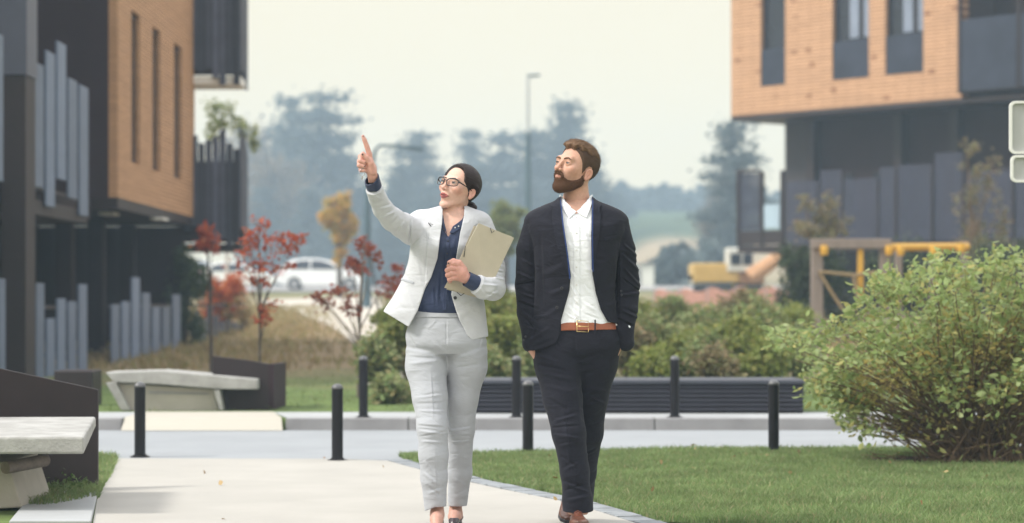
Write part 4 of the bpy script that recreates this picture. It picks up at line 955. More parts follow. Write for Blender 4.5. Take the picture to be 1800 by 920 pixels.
def chain(P, pts, rad, k=.004):
    d = None
    for i in range(len(pts)-1):
        e = seg(P, pts[i], pts[i+1], rad[i], rad[i+1]); d = e if d is None else smin(d, e, k)
    return d
def cr_interp(x, X_, Y_):
    "monotone-ish cubic through sections"
    X_ = np.asarray(X_,float); Y_ = np.asarray(Y_,float); m = np.gradient(Y_, X_); i = np.clip(np.searchsorted(X_, x)-1, 0, len(X_)-2)
    h = X_[i+1]-X_[i]; t = np.clip((x-X_[i])/h, 0, 1); t2 = t*t; t3 = t2*t
    return (2*t3-3*t2+1)*Y_[i]+(t3-2*t2+t)*h*m[i]+(-2*t3+3*t2)*Y_[i+1]+(t3-t2)*h*m[i+1]
def loft(P, S, n=2.3, y0=D0):
    "S rows: photo row, centre column, half width, half depth (pixels), depth shift (m)"
    S = np.array([list(r)+[0.0]*(5-len(r)) for r in S], float); S = S[::-1]; Z = zz(S[:,0]); z = P[:,2]
    t = np.linspace(Z[0],Z[-1],160); f = [np.interp(z, t, cr_interp(t,Z,v)) for v in (xx(S[:,1]), S[:,2]*PX, S[:,3]*PX, S[:,4])]
    dx = P[:,0]-f[0]; dy = P[:,1]-(y0+f[3]); g = (np.abs(dx/f[1])**n+np.abs(dy/f[2])**n)**(1/n)+1e-6
    r = np.sqrt(dx*dx+dy*dy); d = r*(1-1/g); d = np.where(g<.3, -np.minimum(f[1],f[2])*.8, d)
    return np.maximum(d, np.maximum(z-Z[-1], Z[0]-z))
def prj(P): s = F/P[:,1]; return np.stack([900+P[:,0]*s, HZ-(P[:,2]-EYE)*s],1)
def poly(Q, pts):
    "signed distance in metres of projected points to a photo polygon (negative inside)"
    P_ = np.asarray(pts,float); d = np.full(len(Q),1e9); s = np.ones(len(Q)); j = len(P_)-1
    for i in range(len(P_)):
        e = P_[j]-P_[i]; w_ = Q-P_[i]; t = np.clip(w_@e/(e@e),0,1); b = w_-t[:,None]*e; d = np.minimum(d,(b*b).sum(1))
        c1 = Q[:,1]>=P_[i][1]; c2 = Q[:,1]<P_[j][1]; c3 = e[0]*w_[:,1]>e[1]*w_[:,0]
        s = np.where((c1&c2&c3)|(~c1&~c2&~c3), -s, s); j = i
    return s*np.sqrt(d)*PX
def folds(Q, L):
    "raised (+) or sunk (-) creases: x1,y1,x2,y2,width px,height mm"
    o = np.zeros(len(Q))
    for x1,y1,x2,y2,wd,am in L:
        wd = wd*.55; am = am*1.7
        a = np.array([x1,y1],float); b = np.array([x2,y2],float); ba = b-a; q = Q-a; h = np.clip(q@ba/(ba@ba),0,1); r = q-h[:,None]*ba
        tp = (1-np.abs(2*h-1)**3)
        sd_ = (q[:,0]*ba[1]-q[:,1]*ba[0])/np.sqrt(ba@ba); rr_ = (r*r).sum(1)
        o += am*.001*tp*(np.exp(-rr_/(wd*wd))-.55*np.exp(-(rr_-sd_*sd_+(np.abs(sd_-1.5*wd))**2)/(wd*wd)))
    return o
def wob(P, f, seed=0.0):
    x, y, z = P[:,0]*f+seed, P[:,1]*f-seed*.7, P[:,2]*f+seed*1.3
    return (np.sin(x+1.7*np.sin(z*.7+.3))+np.sin(y*1.1+1.3*np.sin(x*.8))+np.sin(z*.9+1.5*np.sin(y*.6+x*.5)))/3

def polygonize(f, lo, hi, h):
    B = 8; lo = np.asarray(lo,float); n = (np.ceil((np.asarray(hi)-lo)/(h*B))).astype(int); N_ = n*B
    g = np.stack(np.meshgrid(*[np.arange(k) for k in n], indexing='ij'),-1).reshape(-1,3)
    dc = f(lo+(g*B+B/2-.5)*h); act = np.abs(dc) < h*B*1.35
    V = np.repeat(np.repeat(np.repeat(dc.reshape(n),B,0),B,1),B,2).astype(np.float32)
    o = np.stack(np.meshgrid(*[np.arange(B)]*3, indexing='ij'),-1).reshape(-1,3)
    ga = g[act]*B
    for c in range(0,len(ga),1500):
        idx = (ga[c:c+1500][:,None,:]+o[None]).reshape(-1,3)
        V[idx[:,0],idx[:,1],idx[:,2]] = f(lo+idx*h)
    V[0]=V[-1]=1; V[:,0]=V[:,-1]=1; V[:,:,0]=V[:,:,-1]=1
    s = V<0; nx,ny,nz = V.shape
    cnt = np.zeros((nx-1,ny-1,nz-1),np.int8)
    for a in (0,1):
        for b in (0,1):
            for c in (0,1): cnt += s[a:nx-1+a,b:ny-1+b,c:nz-1+c]
    I = np.argwhere((cnt>0)&(cnt<8)); cid = np.full((nx-1,ny-1,nz-1),-1,np.int32); cid[I[:,0],I[:,1],I[:,2]] = np.arange(len(I))
    cv = {}
    for k in range(8):
        a,b,c = k&1,(k>>1)&1,(k>>2)&1; cv[k] = V[I[:,0]+a,I[:,1]+b,I[:,2]+c].astype(float)
    acc = np.zeros((len(I),3)); w_ = np.zeros(len(I))
    for k in range(8):
        for ax in range(3):
            if not (k>>ax)&1:
                k2 = k|(1<<ax); v0,v1 = cv[k],cv[k2]; m = (v0<0)!=(v1<0); t = np.where(m, v0/(v0-v1+1e-12), 0)
                p = np.tile(np.array([k&1,(k>>1)&1,(k>>2)&1],float),(len(I),1)); p[:,ax] += t; acc[m] += p[m]; w_ += m
    P = lo+(I+acc/w_[:,None])*h; F_ = []
    for ax in range(3):
        a1,a2 = (ax+1)%3,(ax+2)%3; sl0 = [slice(0,None)]*3; A_ = [slice(None)]*3; Bs = [slice(None)]*3; A_[ax] = slice(0,-1); Bs[ax] = slice(1,None)
        d = s[tuple(A_)]!=s[tuple(Bs)]; E = np.argwhere(d); E = E[(E[:,a1]>0)&(E[:,a2]>0)&(E[:,a1]<V.shape[a1]-1)&(E[:,a2]<V.shape[a2]-1)]
        def c_(u,v): q = E.copy(); q[:,a1]-=u; q[:,a2]-=v; return cid[q[:,0],q[:,1],q[:,2]]
        q = np.stack([c_(1,1),c_(0,1),c_(0,0),c_(1,0)],1); fl = s[E[:,0],E[:,1],E[:,2]]; q[~fl] = q[~fl][:,::-1]; F_.append(q)
    return P, np.concatenate(F_)
def relax(P, Q, it=1, lam=.5):
    for _ in range(it):
        s_ = np.zeros_like(P); c = np.zeros(len(P))
        for a in range(4):
            b = (a+1)%4; np.add.at(s_, Q[:,a], P[Q[:,b]]); np.add.at(s_, Q[:,b], P[Q[:,a]]); np.add.at(c, Q[:,a], 1); np.add.at(c, Q[:,b], 1)
        P = P*(1-lam)+lam*s_/np.maximum(c,1)[:,None]
    return P
def grow(name, f, lo, hi, h, m, parent, col=None, it=1):
    pts, q = polygonize(f, lo, hi, h)
    if it: pts = relax(pts, q, it)
    return mesh_part(name, [(pts,q)], m, parent, col)
def mesh_part(name, pieces, m, parent, col=None):
    off = 0; A_, Bq = [], []
    for p,q in pieces: A_.append(p); Bq.append(q+off); off += len(p)
    P = np.concatenate(A_); Q = np.concatenate(Bq); me = mesh_np(name, P, Q)
    if col is not None and len(me.vertices) == len(P):
        at = me.color_attributes.new('tone','FLOAT_COLOR','POINT'); c = np.ones((len(P),4),np.float32); c[:,:3] = col(P); at.data.foreach_set('color', c.ravel())
    return link(name, me, m, parent, smooth=True)
def bounds(pxs, pys, y): 
    return ([xx(pxs[0]), D0+y[0], zz(pys[1])],[xx(pxs[1]), D0+y[1], zz(pys[0])])

def rotm(yaw, pitch, roll):
    return np.array(Matrix.Rotation(R(yaw),3,'Z')@Matrix.Rotation(R(pitch),3,'X')@Matrix.Rotation(R(roll),3,'Y'))

def fabric(name, col, weave=900, bump=.12, rough=.85, sheen=.25, streak=.12, col2=None, spec=.2, crease=.4):
    m = bpy.data.materials.new(name); m.use_nodes = True; t = m.node_tree; N = t.nodes; L = t.links; b = N['Principled BSDF']
    b.inputs['Roughness'].default_value = rough; b.inputs['Sheen Weight'].default_value = sheen; b.inputs['Sheen Roughness'].default_value = .5; b.inputs['Specular IOR Level'].default_value = spec
    c = N.new('ShaderNodeTexCoord'); mp = N.new('ShaderNodeMapping'); mp.inputs['Scale'].default_value = (1,1,.35); L.new(c.outputs['Object'], mp.inputs[0])
    n = N.new('ShaderNodeTexNoise'); n.inputs['Scale'].default_value = weave; n.inputs['Detail'].default_value = 2; L.new(mp.outputs[0], n.inputs['Vector'])
    n2 = N.new('ShaderNodeTexNoise'); n2.inputs['Scale'].default_value = 9; n2.inputs['Detail'].default_value = 5; L.new(c.outputs['Object'], n2.inputs['Vector'])
    r = N.new('ShaderNodeValToRGB'); r.color_ramp.elements[0].position = .25; r.color_ramp.elements[1].position = .75
    c2 = col2 or tuple(x*(1+streak) for x in col)
    r.color_ramp.elements[0].color = (*[x*(1-streak) for x in col],1); r.color_ramp.elements[1].color = (*c2,1)
    ad = N.new('ShaderNodeMath'); ad.operation = 'MULTIPLY_ADD'; L.new(n.outputs['Fac'], ad.inputs[0]); ad.inputs[1].default_value = .7
    m2 = N.new('ShaderNodeMath'); m2.operation = 'MULTIPLY'; L.new(n2.outputs['Fac'], m2.inputs[0]); m2.inputs[1].default_value = .3; L.new(m2.outputs[0], ad.inputs[2])
    L.new(ad.outputs[0], r.inputs[0]); L.new(r.outputs[0], b.inputs['Base Color'])
    bp = N.new('ShaderNodeBump'); bp.inputs['Strength'].default_value = bump; bp.inputs['Distance'].default_value = .001; L.new(n.outputs['Fac'], bp.inputs['Height'])
    mp2 = N.new('ShaderNodeMapping'); mp2.inputs['Scale'].default_value = (.8,.8,1.7); mp2.inputs['Rotation'].default_value = (0,.35,0); L.new(c.outputs['Object'], mp2.inputs[0])
    n3 = N.new('ShaderNodeTexNoise'); n3.inputs['Scale'].default_value = 13; n3.inputs['Detail'].default_value = 3.5; n3.inputs['Distortion'].default_value = .8; n3.inputs['Roughness'].default_value = .45; L.new(mp2.outputs[0], n3.inputs['Vector'])
    bp2 = N.new('ShaderNodeBump'); bp2.inputs['Strength'].default_value = crease; bp2.inputs['Distance'].default_value = .02; L.new(n3.outputs['Fac'], bp2.inputs['Height']); L.new(bp.outputs[0], bp2.inputs['Normal']); L.new(bp2.outputs[0], b.inputs['Normal'])
    return m
def skin_mat(name):
    m = bpy.data.materials.new(name); m.use_nodes = True; t = m.node_tree; N = t.nodes; L = t.links; b = N['Principled BSDF']
    b.inputs['Roughness'].default_value = .48; b.inputs['Specular IOR Level'].default_value = .35; b.inputs['Subsurface Weight'].default_value = .12; b.inputs['Subsurface Radius'].default_value = (.9,.35,.2); b.inputs['Subsurface Scale'].default_value = .006
    a = N.new('ShaderNodeVertexColor'); a.layer_name = 'tone'; c = N.new('ShaderNodeTexCoord'); n = N.new('ShaderNodeTexNoise'); n.inputs['Scale'].default_value = 75; n.inputs['Detail'].default_value = 5; L.new(c.outputs['Object'], n.inputs['Vector'])
    r = N.new('ShaderNodeMapRange'); r.inputs[3].default_value = .80; r.inputs[4].default_value = 1.18; L.new(n.outputs['Fac'], r.inputs[0])
    v = N.new('ShaderNodeVectorMath'); v.operation = 'SCALE'; L.new(a.outputs['Color'], v.inputs[0]); L.new(r.outputs[0], v.inputs['Scale']); L.new(v.outputs[0], b.inputs['Base Color'])
    return m
def hair_mat(name, c1, c2, stretch=(260,260,26), rough=.42):
    m = bpy.data.materials.new(name); m.use_nodes = True; t = m.node_tree; N = t.nodes; L = t.links; b = N['Principled BSDF']; b.inputs['Roughness'].default_value = rough; b.inputs['Specular IOR Level'].default_value = .22
    c = N.new('ShaderNodeVertexColor'); c.layer_name = 'tone'; mp = N.new('ShaderNodeMapping'); mp.inputs['Scale'].default_value = stretch; L.new(c.outputs['Color'], mp.inputs[0])
    n = N.new('ShaderNodeTexNoise'); n.inputs['Scale'].default_value = 1; n.inputs['Detail'].default_value = 4; L.new(mp.outputs[0], n.inputs['Vector'])
    r = N.new('ShaderNodeValToRGB'); r.color_ramp.elements[0].position = .3; r.color_ramp.elements[1].position = .7; r.color_ramp.elements[0].color = (*c1,1); r.color_ramp.elements[1].color = (*c2,1); L.new(n.outputs['Fac'], r.inputs[0]); L.new(r.outputs[0], b.inputs['Base Color'])
    bp = N.new('ShaderNodeBump'); bp.inputs['Strength'].default_value = .9; bp.inputs['Distance'].default_value = .0025; L.new(n.outputs['Fac'], bp.inputs['Height']); L.new(bp.outputs[0], b.inputs['Normal'])
    return m

# ---- head in its own frame: x to the figure's left side, -y forward, z up, origin between the ears
EYE_Z = .0100
def head_sdf(q, male, mouth_open=0.0):
    d = ell(q, (0,.018 if male else .014,.040), (.0735,.094 if male else .088,.080))
    if male: d = smin(d, ell(q, (0,-.020,-.022), (.0585,.066,.074)), .028)
    else: d = smin(d, ell(q, (0,-.020,-.020), (.0545,.0655,.068)), .028)
    d = smin(d, sph(q, (0,-.0625 if male else -.0660,-.0950 if male else -.0935), .0185 if male else .0130), .026 if male else .030)
    for s in (-1,1):
        d = smin(d, seg(q, (s*(.050 if male else .040),-.002,-.052 if male else -.044), (s*.016,-.059,-.093 if male else -.091), .014 if male else .010, .014 if male else .010), .022)   # jaw line
        d = smin(d, sph(q, (s*.042,-.058,-.010), .0185), .020)          # cheekbone
    d = smin(d, sph(q, (0,-.074,-.052), .019), .022)                    # muzzle
    d = smin(d, seg(q, (-.036,-.0765,.0285), (.036,-.0765,.0285), .0125 if male else .0100, .0125 if male else .0100), .020)
    for s in (-1,1):
        d = smax(d, -ell(q, (s*.0325,-.0985,.0095), (.0185,.0155,.0115)), .011)   # eye socket
    nl = 1.0 if male else .84
    nose = seg(q, (0,-.084,.022), (0,-.087-.018*nl,-.020), .0062*nl, .0086*nl)
    nose = smin(nose, sph(q, (0,-.0885-.0195*nl,-.0235), .0086*nl), .005)
    for s in (-1,1): nose = smin(nose, ell(q, (s*.0112*nl,-.0945,-.0262), (.0070*nl,.0092,.0064)), .004)
    d = smin(d, nose, .0085)
    for s in (-1,1): d = smax(d, -ell(q, (s*.0056*nl,-.1005,-.0335), (.0034,.0055,.0028)), .003)
    # lips
    mz = -.0515; wl = .0225 if male else .0245; pr = 0 if male else .0008
    for s in (-1,1):
        if male: up = seg(q, (s*wl,-.0845,mz-.0010), (s*.004,-.0935,mz+.0022), .0022,.0040); lo_ = seg(q, (s*wl*.9,-.0845,mz-.0028), (0,-.0925,mz-.0072), .0022,.0050)
        else: up = seg(q, (s*wl,-.0830,mz-.0010), (s*.005,-.0930,mz+.0034), .0020,.0038); lo_ = seg(q, (s*wl*.88,-.0835,mz-.0030-mouth_open*.4), (0,-.0925,mz-.0078-mouth_open), .0020,.0047)
        d = smin(d, up, .0035); d = smin(d, lo_, .0035)
    if mouth_open: d = smax(d, -ell(q, (0,-.096,mz-.0028-mouth_open*.5), (.0175,.015,.0012+mouth_open*.42)), .0022)
    else: d = smax(d, -seg(q, (-.020,-.0985,mz-.0022), (.020,-.0985,mz-.0022), .0013,.0013), .0025)
    # eyelids: a ball with a slit that shows the eyeball
    for s in (-1,1):
        c = np.array([s*.0318,-.0745,EYE_Z]); lid = ell(q, c, (.0150,.0140,.0128))
        sl = ell(q, c+np.array([0,-.013,-.0006]), (.0122,.013,.0032 if male else .0038)); lid = smax(lid, -sl, .0010)
        d = smin(d, lid, .0050)
        d = smax(d, -np.maximum(sph(q, c, .0129), ell(q, c+np.array([0,-.013,-.0006]), (.0120,.013,.0030 if male else .0036))), .0008)
        d = smax(d, -seg(q, c+np.array([-.011,-.0135,.0072]), c+np.array([.011,-.0130,.0072]), .0012,.0012), .0025)   # lid crease
    # ears
    for s in (-1,1):
        c = np.array([s*.0735,.014,-.013 if male else -.006]); Rm = np.array(Matrix.Rotation(s*R(-24),3,'Z')@Matrix.Rotation(R(-10),3,'X'))
        e = ell(q, c+np.array([s*.004,0,.004]), (.0060,.0175 if male else .0155,.0275 if male else .0245), Rm); e = smin(e, sph(q, c+np.array([s*.001,-.006,-.020]), .0080), .008)
        inner = ell(q, c+np.array([s*.0105,-.003,.005]), (.0075,.0115 if male else .0100,.0190 if male else .0165), Rm); e = smax(e, -inner, .0025)
        e = smin(e, seg(q, c+np.array([s*.003,-.008,-.012]), c+np.array([s*.004,.001,.014]), .0032, .0026), .004); d = smin(d, e, .006)
    return d
def sstep(x, a, b): t = np.clip((x-a)/(b-a),0,1); return t*t*(3-2*t)
def face_tone(q, base, lip, cheek, male=False):
    c = np.tile(np.array(base),(len(q),1)); mz = -.0515; x = np.abs(q[:,0])
    def mix(msk, col):
        nonlocal c; c = c*(1-msk[:,None])+np.array(col)*msk[:,None]
    for s in (-1,1): mix((.35 if male else .55)*np.exp(-(((q[:,0]-s*.048)/.018)**2+((q[:,2]+.018)/.016)**2+((q[:,1]+.055)/.03)**2)), cheek)
    mix(.30*np.exp(-((q[:,0]/.012)**2+((q[:,2]+.022)/.010)**2))*(q[:,1]<-.09), cheek)
    mix(.40*sstep(x,.070,.078)*(np.abs(q[:,2])<.05)*(np.abs(q[:,1])<.06), cheek)
    wl = .0235 if male else .0255; lx = np.clip(x/wl,0,1); up_ = mz+(.0058 if male else .0085)*(1-lx**1.6)-.0012; lo_ = mz-(.0120 if male else .0175)*(1-lx**2)-.0020
    mk = sstep(up_-q[:,2],-.0008,.0008)*sstep(q[:,2]-lo_,-.0008,.0008)*(1-sstep(x,wl-.001,wl+.001))*(q[:,1]<-.07)
    mix(mk*(.7 if male else .92), lip)
    if male:  # stubble shading out into the beard
        mix(.38*sstep(-q[:,2],.018,.050)*sstep(-q[:,1],-.02,.02)*(1-mk), (.22,.115,.075))
    else:     # eye make-up: thin shadow on the upper lid
        for s in (-1,1): mix(.45*np.exp(-(((q[:,0]-s*.033)/.014)**2+((q[:,2]-.0165)/.0035)**2))*(q[:,1]<-.07), (.25,.12,.09))
    return c

def strands(name, obj, f, n, m, parent, length, dirs, wid=.00045, lift=.5, seed=1, keep=None, jit=.20):
    "short tapered hairs standing on the surface of obj"
    r = np.random.default_rng(seed); me = obj.data; P = np.empty(len(me.vertices)*3); me.vertices.foreach_get('co', P); P = P.reshape(-1,3)
    if keep is not None: P = P[keep(P)]
    P = P[r.integers(0, len(P), n)]+r.normal(size=(n,3))*.0006
    e = .0012; b = f(P); N_ = np.stack([f(P+np.eye(3)[i]*e)-b for i in range(3)],1); N_ /= np.linalg.norm(N_,axis=1,keepdims=True)+1e-9
    D = dirs(P); D = D-N_*(D*N_).sum(1,keepdims=True); D /= np.linalg.norm(D,axis=1,keepdims=True)+1e-9
    d1 = D+N_*lift+r.normal(size=(n,3))*jit; d1 /= np.linalg.norm(d1,axis=1,keepdims=True); d2 = d1-N_*lift*.7; L_ = (length*r.uniform(.5,1.3,n))[:,None]
    s_ = np.cross(d1, r.normal(size=(n,3))); s_ /= np.linalg.norm(s_,axis=1,keepdims=True)+1e-9
    A_ = P-N_*.0008; B_ = A_+d1*L_*.55; C_ = B_+d2*L_*.45
    V = np.stack([A_-s_*wid,A_+s_*wid,B_+s_*wid*.8,B_-s_*wid*.8,C_+s_*wid*.15,C_-s_*wid*.15],1); q = (np.arange(n)*6)[:,None]
    Q = np.concatenate([q+np.array([[0,1,2,3]]), q+np.array([[3,2,4,5]])]); o = mesh_part(name, [(V.reshape(-1,3),Q)], m, parent, lambda X_: np.repeat(r.uniform(0,1,(n,3)),6,0))
    return o
# ---------------------------------------------------------------- materials for the people
M_skin = skin_mat('skin')
M_suit = fabric('dark_suit_wool', (.0125,.0125,.020), 700, .2, .85, .04, .35)
M_suit2 = fabric('suit_lapel_wool', (.013,.0135,.023), 700, .2, .8, .05, .2)
M_satin = fabric('blue_facing', (.02,.045,.16), 700, .05, .5, .1, .1)
M_shirt = fabric('white_cotton', (.80,.82,.86), 1200, .06, .8, .1, .03)
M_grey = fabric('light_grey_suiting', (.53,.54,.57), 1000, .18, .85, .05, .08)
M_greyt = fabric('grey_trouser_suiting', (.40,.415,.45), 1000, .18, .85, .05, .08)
M_blouse = fabric('navy_silk', (.016,.028,.075), 900, .1, .5, .05, .2, spec=.4)
M_belt = mat('tan_leather', (.27,.075,.030), .42, .18, 30, .1, 200, spec=.5)
M_brass = mat('brass', (.65,.48,.22), .28, .05, 10, metal=1.0)
M_shoe = mat('brown_leather', (.16,.060,.030), .33, .3, 18, .1, 90, spec=.6, col2=(.075,.032,.022))
M_pump = mat('dark_plum_leather', (.028,.014,.018), .28, .1, 10, spec=.6)
M_btn = mat('dark_button', (.02,.02,.026), .35, .1, 10, spec=.5)
M_wbtn = mat('pearl_button', (.66,.66,.66), .3, .05, 10, spec=.6)
M_folder = mat('kraft_board', (.47,.42,.325), .8, .05, 14, .06, 200, spec=.2)
M_paper = mat('folder_paper', (.62,.58,.48), .85, .03, 10)
M_metal = mat('bright_steel', (.5,.5,.53), .25, .1, 10, metal=1.0)
M_frame = mat('glasses_acetate', (.012,.010,.013), .2, .1, 10, spec=.6)
M_hairW = hair_mat('dark_brown_hair', (.008,.005,.005), (.032,.018,.016), (700,60,60), .42)
M_hairM = hair_mat('light_brown_hair', (.075,.040,.024), (.28,.17,.10), (420,420,420), .6)
M_hairMs = hair_mat('short_side_hair', (.036,.021,.014), (.12,.070,.043), (700,700,700), .65)
M_beard = hair_mat('brown_beard', (.030,.014,.009), (.170,.082,.042), (900,420,500), .7)
def eye_mat():
    m = bpy.data.materials.new('eye_white_and_iris'); m.use_nodes = True; t = m.node_tree; N = t.nodes; L = t.links; b = N['Principled BSDF']; b.inputs['Roughness'].default_value = .12
    a = N.new('ShaderNodeVertexColor'); a.layer_name = 'tone'; L.new(a.outputs['Color'], b.inputs['Base Color']); return m
M_eye = eye_mat()
def glass_lens():
    m = bpy.data.materials.new('spectacle_glass'); m.use_nodes = True; t = m.node_tree; N = t.nodes; L = t.links; N.remove(N['Principled BSDF'])
    a = N.new('ShaderNodeBsdfTransparent'); g_ = N.new('ShaderNodeBsdfGlossy'); g_.inputs['Roughness'].default_value = .05; f = N.new('ShaderNodeFresnel'); f.inputs[0].default_value = 1.22
    mx_ = N.new('ShaderNodeMixShader'); mx_.inputs[0].default_value = .035; L.new(a.outputs[0], mx_.inputs[1]); L.new(g_.outputs[0], mx_.inputs[2]); L.new(mx_.outputs[0], N['Material Output'].inputs[0]); return m
M_lens = glass_lens()

def add_eyes(parent, C, Rm, sc_, look, iris):
    for s in (-1,1):
        c = np.array([s*.0318,-.0745,EYE_Z]); n = 20; V = []; Q = []
        for i in range(n+1):
            for j_ in range(2*n): 
                th = PI*i/n; ph = PI*j_/n; V.append([math.sin(th)*math.cos(ph), -math.cos(th), math.sin(th)*math.sin(ph)])
        V = np.array(V)
        for i in range(n):
            for j_ in range(2*n): Q.append([i*2*n+j_, i*2*n+(j_+1)%(2*n), (i+1)*2*n+(j_+1)%(2*n), (i+1)*2*n+j_])
        lk = np.array(look,float); lk /= np.linalg.norm(lk); a = V@lk; col = np.tile(np.array([.24,.20,.19]),(len(V),1)); col[a>.80] = iris; col[a>.965] = [.005,.005,.005]
        Wd = C+((V*.0126+c)*sc_)@Rm.T
        me = bpy.data.meshes.new('eye'); me.from_pydata([tuple(v) for v in Wd], [], [tuple(f) for f in Q]); at = me.color_attributes.new('tone','FLOAT_COLOR','POINT')
        at.data.foreach_set('color', np.concatenate([col,np.ones((len(V),1))],1).astype(np.float32).ravel()); link('eye', me, M_eye, parent, smooth=True)
def strandcol(f):
    return f
def brow_mesh(parent, to, C, Rm, sc_, male, m):
    for s in (-1,1):
        def f(P):
            q = to(P); d = head_sdf(q, male, 0 if male else .0035); x = s*q[:,0]
            zc = np.interp(x, [.010,.022,.036,.050], [.0255,.0300,.0315,.0250] if male else [.0270,.0305,.0325,.0260])
            hw = np.interp(x, [.008,.013,.028,.042,.050], [.0,.0042,.0044,.0030,.0] if male else [.0,.0025,.0026,.0018,.0])
            r_ = np.abs(q[:,2]-zc)-hw; r_ = np.maximum(r_, np.maximum(.009-x, x-.051)); return smax(d-.0016, r_, .0012)*sc_
        cc = C+Rm@(np.array([s*.03,-.085,.03])*sc_); pts, qd = polygonize(f, cc-.034, cc+.034, .0013)
        if len(qd): mesh_part('eyebrow', [(pts,qd)], m, parent, lambda P: np.stack([to(P)[:,0]*.35,to(P)[:,1]*.1,to(P)[:,2]],1)+.5)
def lash(parent, C, Rm, sc_, m, r0, nm='eyelashes'):
    for s in (-1,1):
        c = np.array([s*.0318,-.0745,EYE_Z]); P_ = []
        for k in range(9):
            t = -1+2*k/8; x = t*.0122; z = .0004+.0037*math.sqrt(max(0,1-t*t)); y_ = -math.sqrt(max(0,.0137**2-x*x*.9-z*z)); P_.append(Vector(C+Rm@((c+np.array([x,y_-.0004,z]))*sc_)))
        MB().tube(P_, [r0*(.35+.65*math.sin(PI*(k+.6)/9.2)) for k in range(9)], 6).build(nm, m, parent, smooth=True)

# ================================================================ THE MAN
man = empty('person', tuple(pp(1014,925)*np.array([1,1,0])), 'bearded man in dark suit and open white collar, hands in pockets, looking up', 'person')
CM = pp(1010.5,299.8,-.01); RM = rotm(-46,-15.5,6); SM = 1.035
def toM(P): return ((P-CM)@RM)/SM
TM = [(346,1012,30,31,.01),(354,1013,40,34,.01),(361,1013,58,38,.01),(370,1013,78,42,.01),(380,1013,88,45,.01),(398,1013,88,49,0),(430,1013,79,52,-.005),(470,1012,73,51,-.005),(510,1010,71,49,0),(550,1009,76,49,0),(580,1009,82,50,0),(616,1009,88,52,0)]
def torsoM(P): return loft(P, TM, 2.45)
ARL = ([pp(941,394,.0),pp(931,440,.01),pp(927.5,500,.025),pp(930,548,.0),pp(937,588,-.03),pp(934,604,-.035)], np.array([20.5,23,22,21,19.5,16])*PX)
ARR = ([pp(1085,394,.0),pp(1094,440,.01),pp(1103,500,.025),pp(1100,545,.0),pp(1096,580,-.02),pp(1100,603,-.025)], np.array([20.5,22.5,22,21,18,15])*PX)
FJM = [(908,478,935,492,5,3.5),(906,500,942,494,4,-3),(907,512,940,525,5,3.5),(910,530,950,545,4,-3),(914,545,945,570,5,3.5),(918,572,955,585,4,3),(925,560,950,592,3,-2.5),(915,455,938,470,4,2),
       (912,420,925,445,5,1.8),(1095,428,1122,452,4,2.6),(1092,446,1126,478,5,3.2),(1096,470,1127,505,4,3),(1094,490,1124,512,3,-2.5),(1090,520,1126,515,5,3),(1092,545,1124,560,5,3),(1085,560,1115,575,4,-2.5),
       (950,400,955,560,5,-2.2),(1085,420,1086,560,5,-2.2),(952,485,990,470,10,1.8),(962,520,1000,505,9,2.2),(955,560,985,540,8,2),(1052,470,1085,445,8,1.5),(1056,515,1085,500,8,2),(1065,540,1088,530,6,1.6),(940,385,975,400,10,1.2),(1060,400,1095,390,10,1.2),
       (930,600,968,575,6,2.5),(935,612,975,596,5,-2)]
def sleevesM(P):
    return np.minimum(chain(P,*ARL,k=.01), chain(P,*ARR,k=.01))
OPEN_M = [(986,330),(986,352),(991,395),(999,450),(1003,490),(1001,512),(993,540),(986,565),(984,592),(978,604),(962,612),(940,616),(925,650),(925,720),(1150,720),(1150,578),(1112,575),(1068,566),(1056,545),(1047,515),(1041,480),(1040,420),(1041,352),(1041,330)]
def jacketM(P):
    Q = prj(P); t = torsoM(P); fo = folds(Q,FJM)*(P[:,1]<D0+.08)
    sh = np.maximum(t-fo*1.2-.0012*wob(P,45,2), -(t+.009+.03*np.clip((P[:,2]-zz(402))/.06,0,1)))
    sh = np.where(P[:,1]<D0+.02, smax(sh, -poly(Q,OPEN_M), .004), sh)
    sl = smax(sleevesM(P)-fo*1.9-.0012*wob(P,60,5), -(t+.012), .004)
    k = .005+.009*np.clip((P[:,2]-zz(410))/.06,0,1)
    h = np.clip(.5+.5*(sl-sh)/k,0,1); d = sl*(1-h)+sh*h-k*h*(1-h)
    d = smax(d, -(sph(P, pp(1012,340,.01), 31*PX)), .004)
    return d
lo,hi = bounds((895,1135),(340,622),(-.20,.20))
jk = grow('suit_jacket', jacketM, lo, hi, .0030, M_suit, man, it=1)
def decal(base, off, th, pts, ymax=D0):
    def f(P):
        Q = prj(P); t = base(P); return np.maximum(np.maximum(np.abs(t-off)-th, poly(Q,pts)), P[:,1]-ymax)
    return f
def jbase(P): return torsoM(P)-folds(prj(P),FJM)*.8
LAP_L = [(986,345),(976,353),(967,361),(972,366),(970,376),(972,403),(979,436),(1001,486),(1004,488),(999,450),(991,395),(987,360)]
LAP_R = [(1040.5,345),(1048,353),(1058,360),(1054,366),(1056,376),(1055,403),(1050,436),(1043,470),(1040,476),(1039,420),(1040,360)]
